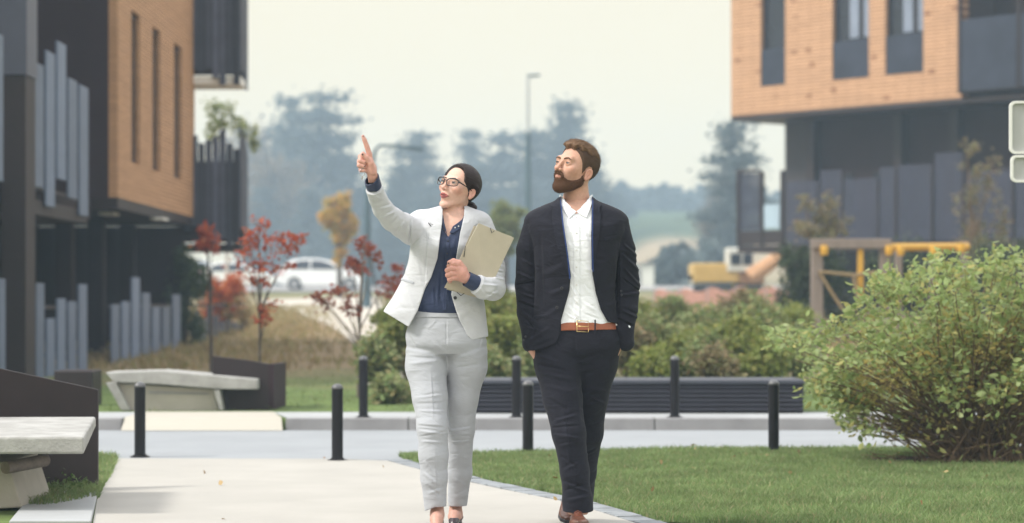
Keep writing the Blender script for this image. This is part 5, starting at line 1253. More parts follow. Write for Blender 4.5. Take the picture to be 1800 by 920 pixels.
for pl_ in (LAP_L, LAP_R):
    b_ = np.array(pl_); lo,hi = bounds((b_[:,0].min()-3,b_[:,0].max()+3),(b_[:,1].min()-3,b_[:,1].max()+3),(-.18,.02))
    lp = grow('lapel', decal(jbase,.0045,.0026,pl_), lo, hi, .0019, M_suit2, jk)
    inner = [(986,348),(991,395),(999,450),(1003.5,490),(1001,492),(996.5,450),(988.5,395),(984.5,352)] if pl_ is LAP_L else [(1041,348),(1040,420),(1041,478),(1043.5,478),(1042.5,420),(1043,352)]
    b_ = np.array(inner); lo,hi = bounds((b_[:,0].min()-3,b_[:,0].max()+3),(b_[:,1].min()-3,b_[:,1].max()+3),(-.18,.02))
    grow('lapel_facing', decal(jbase,.0055,.0032,inner), lo, hi, .0016, M_satin, jk)
def button(parent, px, py, base, off, r, m, nm='button'):
    # slide from the camera until the cloth is reached
    y = np.linspace(-.20,.05,400); P = np.array([pp(px,py,t) for t in y]); d = base(P); i = int(np.argmax(d<off)); p = P[i]
    MB().tube([Vector(p)+Vector((0,.002,0)), Vector(p)+Vector((0,-.0025,0))], [r,r*.9], 14).build(nm, m, parent, bevel=.0006)
button(jk, 987.5,507, jacketM, .0005, .0075, M_btn); button(jk, 979,541, jacketM, .0005, .0075, M_btn)
for (x,y) in ((1092,512),(1093,519),(924,592),(921,598)): button(jk, x, y, jacketM, .0005, .005, M_btn)
# chest pocket and side pocket welts
for pl_ in ([(1062,418),(1087,413),(1087,419),(1062,424)], [(938,556),(962,552),(962,557),(938,561)]):
    b_ = np.array(pl_); lo,hi = bounds((b_[:,0].min()-3,b_[:,0].max()+3),(b_[:,1].min()-3,b_[:,1].max()+3),(-.18,.02)); grow('pocket_welt', decal(jbase,.001,.0022,pl_), lo, hi, .0018, M_suit2, jk)

# shirt
FSM = [(1002,500,1020,530,4,2.2),(1000,520,1022,545,4,-1.8),(996,535,1020,560,4,2.2),(1024,500,1040,520,4,2),(1022,530,1050,548,4,2),(1024,550,1056,562,3,-1.8),(1000,470,1012,490,4,1.6),(1022,460,1036,478,4,1.4),(990,548,1012,562,3,1.8),(994,420,1008,440,5,1.2),(1025,400,1035,430,5,1.2)]
def shirt_base(P): return torsoM(P)+.0125-folds(prj(P),FSM)-.0014*wob(P,55,1)
NECKM = [pp(1012,372,.012), pp(1013,340,.012)]
def shirtM(P):
    Q = prj(P); d = shirt_base(P); d = np.maximum(d, P[:,2]-zz(366)); d = np.maximum(d, zz(572)-P[:,2])
    v = poly(Q, [(985,340),(990,352),(1004,368),(1013,377),(1022,368),(1036,352),(1041,340)]); return np.where(P[:,1]<D0+.02, smax(d,-v,.003), d)
lo,hi = bounds((925,1100),(362,574),(-.16,.16)); sh_ = grow('shirt', shirtM, lo, hi, .0036, M_shirt, man)
def neckcone(P): return seg(P, pp(1012,392,.006), pp(1012.5,338,.014), 40*PX, 26.5*PX)
for pl_ in ([(984,342),(983,354),(991,370),(1000.5,384.5),(1008,378),(1013.5,372),(1003,365),(993,354),(988,345)],[(1041.5,342),(1042,354),(1037,370),(1031,383.5),(1021,378),(1013.5,372),(1022,365),(1032,354),(1037,345)]):
    b_ = np.array(pl_); lo,hi = bounds((b_[:,0].min()-3,b_[:,0].max()+3),(b_[:,1].min()-3,b_[:,1].max()+3),(-.18,.03))
    def fcol(P, pl_=pl_):
        Q = prj(P); a = np.minimum(neckcone(P)-.003, shirt_base(P)); return np.maximum(np.maximum(np.abs(a-.004)-.0026, poly(Q,pl_)), P[:,1]-D0-.01)
    grow('collar', fcol, lo, hi, .0016, M_shirt, sh_)
def ring(P):
    a = neckcone(P); return np.maximum(np.maximum(np.abs(a-.001)-.0025, zz(366)-P[:,2]), P[:,2]-zz(348)+(P[:,1]-D0)*-.15)
lo,hi = bounds((975,1050),(338,368),(-.11,.14)); 
def ringf(P): return np.where(P[:,1]<D0-.0, np.maximum(ring(P), -poly(prj(P),[(988,340),(994,354),(1013,373),(1031,354),(1037,340)])), ring(P))
grow('collar_band', ringf, lo, hi, .0018, M_shirt, sh_)
pl_ = [(1007.5,380),(1019,380),(1019.5,566),(1009,566)]; lo,hi = bounds((1003,1024),(376,570),(-.16,-.02)); grow('placket', decal(shirt_base,.0012,.0018,pl_), lo, hi, .0019, M_shirt, sh_)
for y in (382,410,440,470,501,532,559): button(sh_, 1013.5, y, shirt_base, .0028, .0042, M_wbtn)
# shirt cuffs that show at the pockets
YY = np.linspace(-.2,.0,400)
def surf(px,py,f): P = np.array([pp(px,py,t) for t in YY]); return P[int(np.argmax(f(P)<0))]
CF0 = surf(1084,571,jacketM)+np.array([0,.005,0]); CF1 = surf(1106,575,jacketM)+np.array([0,.005,0])
lo,hi = bounds((1070,1120),(558,590),(-.18,.02)); grow('shirt_cuff', lambda P: seg(P, np.array(CF0), np.array(CF1), 3.0*PX, 2.6*PX), lo, hi, .002, M_shirt, sh_)
lo,hi = bounds((912,948),(580,615),(-.12,.02)); grow('shirt_cuff', lambda P: seg(P, pp(930,596,-.045), pp(929,602,-.045), 9*PX, 8*PX), lo, hi, .003, M_shirt, sh_)

# trousers
PVM = [(562,1011,70,42),(575,1011,73,44),(600,1012,78,47),(618,1013,72,46),(634,1013,50,36)]
LGF = ([pp(976,603,0),pp(980,640,-.03),pp(989,700,-.08),pp(1000,762,-.12),pp(1010.5,830,-.10),pp(1015,880,-.075),pp(1016,896,-.07)], np.array([43,40,33.5,28.5,24.5,25,27])*PX)
LGB = ([pp(1050,603,0),pp(1044,640,.02),pp(1035,700,.06),pp(1031,760,.12),pp(1024,830,.28),pp(1015,892,.42)], np.array([43,40.5,33,29,24,28])*PX)
FTM = [(940,622,985,640,7,4),(945,640,995,652,6,-3.5),(948,655,1005,668,7,4),(955,678,1010,690,7,3),(960,700,1000,722,6,-2.5),(1018,640,1060,625,7,3.5),(1020,660,1070,648,6,-3),(1025,680,1068,690,7,3),
       (972,742,1018,728,5,3.5),(970,752,1020,748,4,-3),(972,764,1022,772,5,3.5),(980,786,1022,776,5,3),(985,800,1012,820,5,-2.5),(990,828,1020,812,5,3),(988,848,1036,866,5,4.5),(992,862,1034,850,4,-3),(996,880,1038,872,5,4),(1010,640,1022,760,5,1.5),
       (990,700,1004,840,3,2.0),(1011,585,1011,625,3,-2),(965,590,985,612,4,-2.2),(1040,700,1066,712,5,2.5),(1035,750,1060,742,4,2.5),(1030,800,1050,790,4,2.5)]
def trousersM(P):
    Q = prj(P); d = loft(P, PVM, 2.4); f_ = chain(P,*LGF,k=.02); b = chain(P,*LGB,k=.02)
    l = smin(f_,b,.010+.03*np.clip((P[:,2]-zz(690))/.1,0,1)); d = smin(d,l,.02)-folds(Q,FTM)*.8-.0007*wob(P,38,3)
    d = np.maximum(d, P[:,2]-zz(566)); hem = np.where(P[:,1]<D0+.15, zz(893)+.10*(P[:,1]-D0), zz(897)); d = smax(d, hem-P[:,2], .004)
    return d
lo,hi = bounds((920,1105),(560,910),(-.24,.56)); tr = grow('trousers', trousersM, lo, hi, .0031, M_suit, man)
def wb(P): return loft(P, [(r[0],r[1],r[2],r[3]) for r in PVM], 2.4)
def belt(P): 
    t = wb(P); zc = zz(573.5)-.012*np.clip((P[:,0]-xx(1013))/.2,-1,1)*0; return np.maximum(np.abs(t-.0035)-.003, np.abs(P[:,2]-zc+.03*(P[:,0]-xx(1013))*-.6)-.0185)
lo,hi = bounds((930,1095),(560,588),(-.15,.15)); bt = grow('belt', belt, lo, hi, .0026, M_belt, man)
YY = np.linspace(-.2,.0,400)
def surf(px,py,f): P = np.array([pp(px,py,t) for t in YY]); return P[int(np.argmax(f(P)<0))]
cs = [surf(*c, belt) for c in ((1014,564),(1034,565),(1034,584),(1014,583))]
mb = MB(); c4 = [Vector(c)+Vector((0,-.003,0)) for c in cs]; mb.tube(c4+[c4[0]], .0022, 8); mb.tube([(c4[0]+c4[3])/2, (c4[1]+c4[2])/2+Vector((0,-.003,0))], .0017, 8); mb.build('buckle', M_brass, bt, smooth=True)
for px in (985,1046):
    a = surf(px,562.5,wb); b_ = surf(px,586,wb); MB().tube([Vector(a)+Vector((0,-.007,.0)), Vector(b_)+Vector((0,-.007,0))], .0035, 6).build('belt_loop', M_suit, tr)
# shoes
def shoe(P, heel, toe, lift, w_=1.0):
    "heel and toe are ground points; returns upper, sole"
    heel = np.array(heel,float); toe = np.array(toe,float); ax = toe-heel; L_ = np.linalg.norm(ax); ax /= L_; up = np.array([0,0,1.0]); up = up-ax*(up@ax); up /= np.linalg.norm(up); sd_ = np.cross(ax,up)
    q = P-heel; u = q@ax; v = q@sd_; h = q@up; t = np.clip(u/L_,0,1)
    half = np.interp(t,[0,.12,.35,.6,.78,.92,1],[.024,.032,.031,.042,.045,.035,.012])*w_; top = np.interp(t,[0,.15,.3,.45,.6,.8,.95,1],[.085,.095,.092,.075,.058,.046,.036,.022])
    e = (np.abs(v/half)**2.3+np.abs((h-.022)/np.maximum(top-.022,.01))**2.2)**(1/2.2); dd = (e-1)*np.minimum(half,top-.015)
    dd = np.maximum(dd, np.maximum(-u-.004, u-L_)); dd = np.maximum(dd, .014-h)
    so = np.maximum(np.maximum(np.abs(v)-half-.003, np.abs(h-.009)-.0085), np.maximum(-u-.008, u-L_-.004)); so = np.maximum(so, np.where((u>.085)&(u<.15), .006-h, -1))
    return dd, so
SH = (((xx(1013),D0-.02,.004),(xx(1016),D0-.31,.045)), ((xx(1004),D0+.50,.095),(xx(1001),D0+.25,.012)))
for a,b_ in SH:
    lo = np.minimum(a,b_)-.08; hi = np.maximum(a,b_)+np.array([.08,.08,.15])
    so = grow('shoe', lambda P: shoe(P,a,b_,0)[0], lo, hi, .003, M_shoe, man)
    grow('sole', lambda P: shoe(P,a,b_,0)[1], lo, hi, .003, M_btn, so, it=0)
    ax = (np.array(b_)-a); u_ = ax/np.linalg.norm(ax); mb = MB()
    for i in range(5):
        c = Vector(np.array(a)+ax*(.40+.055*i))+Vector((0,0,.088-.0075*i)); mb.tube([c+Vector((-.018,0,-.006)), c+Vector((0,0,.003)), c+Vector((.018,.003,-.006))], .0016, 6)
    mb.build('laces', M_belt, so)

# head, neck, hands, hidden torso and legs: one skin mesh
def bodyM_fine(P):
    q = toM(P); d = head_sdf(q, True)*SM
    nk = chain(P, [CM+RM@np.array([0,.028,-.045])*SM, pp(1013,352,.014), pp(1012,385,.02)], [.052,.060,.068], .01)
    return smin(d, nk, .022)
def bodyM_coarse(P):
    d = torsoM(P)+.024; d = smin(d, chain(P, [pp(1013,350,.014), pp(1012,392,.02)], [.058,.066]), .02)
    for c in (ARL,ARR): d = smin(d, chain(P, c[0][:4], c[1][:4]-.02, .01), .015)
    d = smin(d, np.minimum(chain(P,*[LGF[0],LGF[1]-.022],k=.02), chain(P,*[LGB[0],LGB[1]-.022],k=.02)), .02)
    return d
def handM(P):
    # wrists sinking into the pockets; fingers hidden, thumb side of the wrist shows
    d = chain(P, [pp(934,592,-.05), pp(930,608,-.05), pp(950,634,-.035)], [.017,.018,.022])
    d = np.minimum(d, chain(P, [pp(1096,592,-.03), pp(1090,606,-.03), pp(1074,636,-.02)], [.013,.015,.020])); return d
lo,hi = bounds((955,1066),(236,392),(-.20,.20)); A1 = polygonize(bodyM_fine, lo, hi, .0019); A1 = (relax(A1[0],A1[1],1,.35),A1[1])
lo,hi = bounds((900,1130),(350,905),(-.22,.55)); A2 = polygonize(bodyM_coarse, lo, hi, .008)
lo,hi = bounds((915,1110),(580,640),(-.14,.06)); A3 = polygonize(handM, lo, hi, .003)
BASEM = (.55,.315,.23)
def colM(P): 
    q = toM(P); c = face_tone(q, BASEM, (.42,.19,.15), (.56,.24,.18), True); far = (np.abs(q)>.16).any(1); c[far] = BASEM; return c
mesh_part('body', [A1,A2,A3], M_skin, man, colM)
add_eyes(man, CM, RM, SM, (-.16,-1,.10), (.022,.026,.030))
brow_mesh(man, toM, CM, RM, SM, True, M_beard); lash(man, CM, RM, SM, M_beard, .0009)
# beard and hair
def beardM(P):
    q = toM(P); d = head_sdf(q, True); x = np.abs(q[:,0]); z = q[:,2]; y_ = q[:,1]
    line = np.interp(-y_, [-.012,.0,.015,.035,.06,.078,.088,.12], [.012,-.012,-.038,-.053,-.059,-.051,-.032,-.030])
    line = line-.0015*np.sin(q[:,0]*700)*np.sin(y_*650)
    inn = np.minimum(line-z, .004+np.where(z>-.03, -.004-y_, .012-y_)); inn = np.minimum(inn, .088-x)
    for s in (-1,1): inn = np.minimum(inn, ell(q, (s*.078,.016,-.012), (.016,.024,.034)))
    lips = ell(q, (0,-.096,-.0560), (.0195,.022,.0075)); inn = np.minimum(inn, lips*1.2); nose = ell(q, (0,-.104,-.026), (.016,.016,.0115)); inn = np.minimum(inn, nose*1.2)
    th = (.0042+.0020*sstep(-z,.065,.105))*sstep(inn,.0,.009)+.0022*sstep(-y_,.075,.088)*sstep(z,-.052,-.045)*sstep(inn,0,.004)
    a = d-th-.0006*np.sin(q[:,0]*1300+z*500)*np.sin(z*900+y_*800)
    return smax(a, -inn, .0015)*SM
lo,hi = bounds((958,1040),(280,356),(-.20,.12)); bd = grow('beard', beardM, lo, hi, .0019, M_beard, man, it=1, col=lambda P: np.stack([np.arctan2(toM(P)[:,0],-toM(P)[:,1]-.0)*.12,toM(P)[:,2]*.9,toM(P)[:,1]*.2],1)+.5)
def hairM_top(P):
    q = toM(P); d = head_sdf(q, True); x,y_,z = q[:,0],q[:,1],q[:,2]
    bnd = np.interp(y_, [-.09,-.05,.0,.05,.09,.12], [.076,.078,.066,.058,.050,.03])
    inn = z-bnd-.004*np.sin(x*150+y_*90)
    vol = (.0150+.0115*np.exp(-(((y_+.062)/.034)**2)))*np.interp(y_,[.0,.09],[1,.35])*sstep(inn,.0,.026)
    cl = np.sin(x*210+2.2*np.sin(y_*38+1)+.8*np.sin(y_*90)); a = d-vol-(.0011*cl+.0005*np.sin(x*520+y_*70))*sstep(inn,.003,.02)
    return smax(a, -inn, .0015)*SM
def hairM_side(P):
    q = toM(P); d = head_sdf(q, True); x,y_,z = q[:,0],q[:,1],q[:,2]
    low = np.interp(y_, [-.06,-.045,-.030,-.012,-.002,.010,.030,.045,.07,.12], [.085,.060,.004,-.022,.010,.024,.024,-.018,-.055,-.070])
    fr = np.interp(z, [-.02,.0,.03,.06,.085,.1], [-.012,-.020,-.030,-.046,-.062,-.070])
    inn = np.minimum((z-low)*.8, (y_-fr)*.9); th = (.0035+.0035*sstep(z,.03,.08))*sstep(inn,0,.010)
    return smax(d-th, np.maximum(-inn, z-.092), .0015)*SM
def hc(sx,sy,sz): return lambda P: toM(P)*np.array([sx,sy,sz])+.5
lo,hi = bounds((960,1066),(234,352),(-.20,.20)); hm = grow('hair', hairM_side, lo, hi, .0020, M_hairMs, man, col=hc(.35,1,.3)); qf = grow('quiff', hairM_top, lo, hi, .0018, M_hairM, hm, col=hc(1.0,.10,.35))
def headdir(Rm, v): v = Rm@np.array(v,float); return lambda P: np.tile(v,(len(P),1))
strands('beard_hairs', bd, beardM, 8000, M_beard, bd, .0060, headdir(RM,(0,-.35,-1)), seed=2)
strands('side_hairs', hm, hairM_side, 5000, M_hairMs, hm, .0075, headdir(RM,(0,.6,-1)), seed=3, lift=.35)
strands('top_hairs', qf, hairM_top, 6000, M_hairM, qf, .016, headdir(RM,(.35,.9,.35)), seed=4, lift=.45)

# ================================================================ THE WOMAN
wom = empty('person', tuple(pp(782,930)*np.array([1,1,0])), 'woman in light grey pantsuit and glasses pointing upward, dark hair in a bun', 'person')
CW = pp(805.0,335.0,-.01); RW = rotm(-36,-18,8); SW = .985
def toW(P): return ((P-CW)@RW)/SW
TW = [(362,797,24,26,.01),(368,794,42,31,.01),(374,790,58,35,.01),(382,788,65,39,.01),(396,787,66,42,0),(416,786,64,46,-.006),(436,785,64,50,-.010),(458,783,65,45,-.005),(490,777,70,40,0),(523,770,80,42,0),(548,764,90,46,0),(578,764,93,48,0),(606,764,95,50,0)]
def torsoW(P): return loft(P, TW, 2.35)
ARM_R = ([pp(741,393,0),pp(724,406,-.05),pp(708,397,-.12),pp(690,386,-.20),pp(673,367,-.27),pp(664,349,-.33),pp(657,330,-.39)], np.array([25,24.5,22,20,17,15.2,14.6])*PX)
ARM_L = ([pp(842,396,0),pp(858,430,.0),pp(865,470,-.02),pp(867,507,-.10),pp(851,507,-.21),pp(831,496,-.250)], np.array([24,23,22,21,18.5,17])*PX)
HEM = ([640,660,674,718,740,800,822,830,858,900],[546,547,548,575,577,586,591,598,592,590])
OPEN_W = [(779,355),(778,378),(777,393),(774,414),(769,455),(758,488),(747,509),(735,545),(718,576),(700,640),(845,640),(831,600),(822,591),(808,564),(801,545),(793,518),(797,490),(802,455),(809,409),(816,378),(816,355)]
FJW = [(652,340,668,350,4,2),(655,358,676,352,4,-1.6),(660,370,690,362,4,2.4),(668,385,695,372,4,2.6),(684,398,702,380,4,-2),(700,410,712,388,4,2.4),(716,420,722,392,5,2),(722,386,720,430,3,-4.5),
       (862,460,884,470,4,3.4),(862,475,886,480,3,-2.6),(866,486,888,492,4,3.4),(846,500,880,503,4,2.6),(850,515,882,522,4,-2.2),(852,525,878,512,4,2.4),(838,497,852,520,4,1.6),
       (749,402,748,500,2.2,-1.8),(730,440,745,520,6,1.8),(712,500,735,560,8,2),(690,530,712,560,8,1.8),(705,470,722,500,6,-1.5),(745,395,735,440,8,1.5),(815,560,848,575,8,2),(820,540,850,540,8,1.6),(770,420,762,470,5,1)]
def jacketW(P):
    Q = prj(P); t = torsoW(P); fo = folds(Q,FJW); back = P[:,1]>D0+.03
    sh = np.maximum(t-fo*.8-.0011*wob(P,45,2), -(t+.009+.03*np.clip((P[:,2]-zz(398))/.06,0,1)))
    sh = np.where(~back, smax(sh, -poly(Q,OPEN_W), .003), sh)
    hy = np.where(back, np.interp(Q[:,0],[640,680,720,790,870],[540,546,560,580,588]), np.interp(Q[:,0],*HEM)); sh = smax(sh, (Q[:,1]-hy)*PX, .003)
    sl = np.minimum(chain(P,*ARM_R,k=.012), chain(P,*ARM_L,k=.012))-fo*1.2-.0013*wob(P,60,5); 
    # hollow cuffs
    aw = pp(655,323,-.40); ad = pp(664,349,-.33)-pp(657,330,-.39); ad /= np.linalg.norm(ad); e0 = pp(657,330,-.39); sl = smax(sl, -((P-e0)@ad)-0.0, .003)*1.0 if False else sl
    c1 = pp(657,331,-.387); n1 = pp(664,349,-.33)-c1; n1 /= np.linalg.norm(n1); s1 = np.linalg.norm(P-c1,axis=1)<.09; sl = np.where(s1, smax(sl, -((P-c1)@n1), .002), sl)
    c2 = pp(837.5,499.5,-.237); n2 = pp(851,507,-.21)-c2; n2 /= np.linalg.norm(n2); s2 = np.linalg.norm(P-c2,axis=1)<.085; sl = np.where(s2, smax(sl, -((P-c2)@n2), .002), sl)
    sl = smax(sl, -(t+.012), .004)
    k = .005+.018*np.clip((P[:,2]-zz(402))/.05,0,1)
    h = np.clip(.5+.5*(sl-sh)/k,0,1); d = sl*(1-h)+sh*h-k*h*(1-h)
    d = smax(d, -seg(P, pp(797,398,.0), pp(798,340,.0), 22*PX, 21*PX), .003)
    return d
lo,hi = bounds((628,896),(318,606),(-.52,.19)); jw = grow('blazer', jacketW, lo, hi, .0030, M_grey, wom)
def jbw(P): return torsoW(P)-folds(prj(P),FJW)*.8
LWL = [(778.5,368),(768,372),(760,380),(755,392),(762,396),(756,402),(752,425),(749,465),(747,505),(758,488),(769,455),(774,414),(777,393)]
LWR = [(816,368),(826,375),(836,384),(841,394),(834,397),(838,404),(830,430),(818,452),(803,470),(801,458),(809,409),(815.5,385)]
for pl_ in (LWL,LWR):
    b_ = np.array(pl_); lo,hi = bounds((b_[:,0].min()-3,b_[:,0].max()+3),(b_[:,1].min()-3,b_[:,1].max()+3),(-.18,.02)); grow('lapel', decal(jbw,.004,.0025,pl_), lo, hi, .0018, M_grey, jw)
pl_ = [(704,488),(728,496),(727,500),(703,492)]; b_ = np.array(pl_); lo,hi = bounds((b_[:,0].min()-3,b_[:,0].max()+3),(b_[:,1].min()-3,b_[:,1].max()+3),(-.18,.05)); grow('pocket_welt', decal(jbw,.0015,.0022,pl_,D0+.03), lo, hi, .0018, M_greyt, jw)
button(jw, 800,524, jacketW, .0005, .0085, M_btn); button(jw, 853.5,503, jacketW, .0005, .0065, M_btn)
MB().tube([Vector(surf(753,392,jacketW))+Vector((0,-.006,0)), Vector(surf(757.5,398,jacketW))+Vector((0,-.006,0))], .0018, 6).build('buttonhole', M_btn, jw)
# blouse
FBW = [(780,420,778,500,5,2),(790,430,784,520,4,-1.8),(772,470,768,540,5,2.2),(786,500,790,545,5,2),(796,440,792,480,4,1.6),(760,500,764,545,4,1.8),(776,520,778,546,3,-1.5),(800,420,796,440,4,1.2)]
def blouse_b(P): return torsoW(P)+.0115-folds(prj(P),FBW)-.0012*wob(P,50,8)
def blouseW(P):
    Q = prj(P); d = np.maximum(blouse_b(P), P[:,2]-zz(368)); d = np.maximum(d, zz(556)-P[:,2]); w_ = loft(P, [(360,790,70,60),(480,780,70,60),(520,772,56,46),(560,775,47,36)], 2.3); d = smax(d, w_, .01)
    v = poly(Q, [(770,350),(776,385),(779,402),(788,417),(796,403),(806,394),(816,380),(820,350)]); return np.where(P[:,1]<D0+.0, smax(d,-v,.002), d)
lo,hi = bounds((735,835),(362,560),(-.16,.15)); bw = grow('blouse', blouseW, lo, hi, .0034, M_blouse, wom)
def ncw(P): return seg(P, pp(797,402,.0), pp(798,350,.005), 25*PX, 19.5*PX)
for pl_ in ([(775,378),(776,392),(779,401),(786.5,414),(784,403),(781,392),(779,378)],[(817,374),(813,385),(806,391),(796,398),(790,410),(797,411),(805,405),(813,400),(818,388)]):
    b_ = np.array(pl_); lo,hi = bounds((b_[:,0].min()-3,b_[:,0].max()+3),(b_[:,1].min()-3,b_[:,1].max()+3),(-.18,.03))
    grow('collar', lambda P, pl_=pl_: np.maximum(np.maximum(np.abs(np.minimum(ncw(P),blouse_b(P))-.003)-.0024, poly(prj(P),pl_)), P[:,1]-D0-.01), lo, hi, .0016, M_blouse, bw)
pl_ = [(785,416),(791,416),(785,546),(778,546)]; lo,hi = bounds((775,795),(412,550),(-.17,-.02)); grow('placket', decal(blouse_b,.001,.0016,pl_), lo, hi, .0018, M_blouse, bw)
for x,y in ((787.5,424),(786,446),(784.5,468)): button(bw, x, y, blouse_b, .0026, .0038, M_btn)
for x,y in ((800,400.5),(806,398)): button(bw, x, y, lambda P: np.minimum(ncw(P),blouse_b(P)), .006, .0035, M_wbtn)
# shirt cuffs (hollow sleeves of the blouse beyond the blazer)
def bcuff(P):
    a,b_ = pp(662,345,-.335), pp(652.5,312,-.425); n = b_-a; n /= np.linalg.norm(n); d1 = seg(P,a,b_,13.6*PX,13.4*PX); d1 = np.maximum(d1, -(d1+.0052)); tilt = np.array([.35,0,.0]); d1 = np.maximum(d1, (P-pp(654,316,-.41))@n+ .45*(xx(656)-P[:,0])*1.0*np.sign(1)); 
    c,e = pp(852,507,-.21), pp(814,487,-.250); m_ = e-c; m_ /= np.linalg.norm(m_); d2 = seg(P,c,e,15.2*PX,12.8*PX); d2 = np.maximum(d2, -(d2+.0052)); d2 = np.maximum(d2, (P-pp(821,490.5,-.25))@m_)
    d = np.minimum(np.where(P[:,0]<xx(740),d1,9), np.where(P[:,0]>xx(740),d2,9)); return d-.0006*wob(P,120,1)
lo,hi = bounds((634,684),(298,345),(-.48,-.28)); Bc1 = polygonize(bcuff, lo, hi, .002); lo,hi = bounds((800,852),(468,522),(-.34,-.14)); Bc2 = polygonize(bcuff, lo, hi, .002)
mesh_part('blouse_cuff', [Bc1], M_blouse, bw); mesh_part('blouse_cuff', [Bc2], M_blouse, bw)

# trousers
PVW = [(541,771,44,34),(552,773,50,37),(570,778,60,42),(590,783,70,45),(606,785,68,46),(622,785,46,38)]
WLF = ([pp(749,620,-.0),pp(749,645,-.02),pp(756,700,-.07),pp(760.5,752,-.12),pp(762,800,-.12),pp(763,840,-.11),pp(765.5,896,-.09)], np.array([36,35.5,30,26.5,25,22.5,19])*PX)
WLB = ([pp(821,620,.0),pp(820,645,.02),pp(812,700,.04),pp(809,755,.07),pp(808.5,830,.15),pp(803,898,.22)], np.array([36,35.5,28,24.5,20.5,17])*PX)
FTW = [(712,615,760,622,6,3.2),(714,628,765,630,5,-2.6),(716,640,775,634,6,3.2),(760,600,785,622,6,2.5),(800,632,850,615,6,2.6),(795,648,845,640,5,-2),(728,700,782,694,4,2.2),(730,710,780,708,4,-1.8),(732,722,782,724,4,2.6),
       (732,748,785,752,4,-2.8),(734,757,783,764,4,3.2),(736,768,782,760,3.5,-2.5),(738,776,780,778,4,2.8),(742,830,770,852,5,2.8),(748,852,775,872,4,-2.2),(750,868,782,860,5,2.5),(745,810,760,830,5,2),(790,758,832,752,4,2.2),(792,768,830,766,3.5,-2),(792,778,828,776,4,2.2),(795,840,820,855,5,2),(798,870,818,862,4,-1.5),
       (757,650,762,740,3,1.8),(765,790,767,880,3,1.4),(785,560,785,620,2.5,-2),(720,590,732,612,3,-2.5),(848,588,842,612,3,-2.2),(770,560,750,580,4,1.5)]
def trousersW(P):
    Q = prj(P); d = loft(P, PVW, 2.35); f_ = chain(P,*WLF,k=.02); b = chain(P,*WLB,k=.02); d = smin(d, smin(f_,b,.005+.02*np.clip((P[:,2]-zz(665))/.08,0,1)), .018)
    d = d-folds(Q,FTW)*.75-.0005*wob(P,40,3); zh = np.where(P[:,0]<xx(786), zz(890)-.018*np.clip((xx(760)-P[:,0])/.04,-.4,1)-.10*(P[:,1]-(D0-.09))*-1*0, zz(896))
    lowz = P[:,2]<zz(865); d = np.where(lowz, np.maximum(d, -(d+.009)), d)
    d = np.maximum(d, P[:,2]-zz(545)); d = np.maximum(d, zh-P[:,2]); return d
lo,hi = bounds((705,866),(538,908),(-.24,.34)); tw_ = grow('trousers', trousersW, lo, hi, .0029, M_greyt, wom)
def wbw(P): return loft(P, PVW, 2.35)
def wband(P): t = wbw(P); return np.maximum(np.abs(t-.001)-.0035, np.abs(P[:,2]-zz(551))-7.0*PX)
lo,hi = bounds((715,832),(536,566),(-.13,.13)); grow('waistband', wband, lo, hi, .0024, M_greyt, tw_)
for px in (750,): 
    a = surf(px,543,wbw); b_ = surf(px-.5,562,wbw); MB().box(a[0]-.004,a[0]+.004,a[1]-.009,a[1]-.005,b_[2],a[2]).build('belt_loop', M_greyt, tw_)
# feet, pumps
def footW(P, an, toe):
    an = np.array(an); toe = np.array(toe); heel = an+np.array([0,.035,-.035]); mid = an*.45+toe*.55+np.array([0,0,.022]); return smin(chain(P,[an+np.array([0,.01,.07]),an,mid,toe+np.array([0,.02,.006])],[.030,.029,.026,.018],.02), sph(P,heel,.026), .02)
FW = ((pp(768.5,906,-.085), np.array([xx(770),D0-.27,.020])), (pp(801,906,.22), np.array([xx(797),D0+.03,.020])))
pumps = []
for an,toe in FW:
    lo = np.minimum(an,toe)-np.array([.06,.07,.10]); hi = np.maximum(an,toe)+np.array([.06,.10,.10])
    def pump(P, an=an, toe=toe):
        d = footW(P,an,toe)-.0035; up = (P[:,2]-(an[2]-.022+.0*P[:,1]))-.03*0; t = (P[:,1]-toe[1])/(an[1]-toe[1]); cut = P[:,2]-np.interp(t,[-.2,.22,.42,.9,1.1,1.4],[.06,.055,.030,.035,.055,.075])-(.0); sh = np.maximum(np.maximum(d,-(d+.004)), cut)
        so = np.maximum(d, P[:,2]-np.interp(t,[0,.35,1.2],[.010,.014,.050])); hl = seg(P, [an[0],an[1]+.045,.035], [an[0],an[1]+.052,.004], .016,.007); return np.minimum(np.minimum(sh,so),hl)
    grow('pump_shoe', pump, lo, hi, .0028, M_pump, wom)

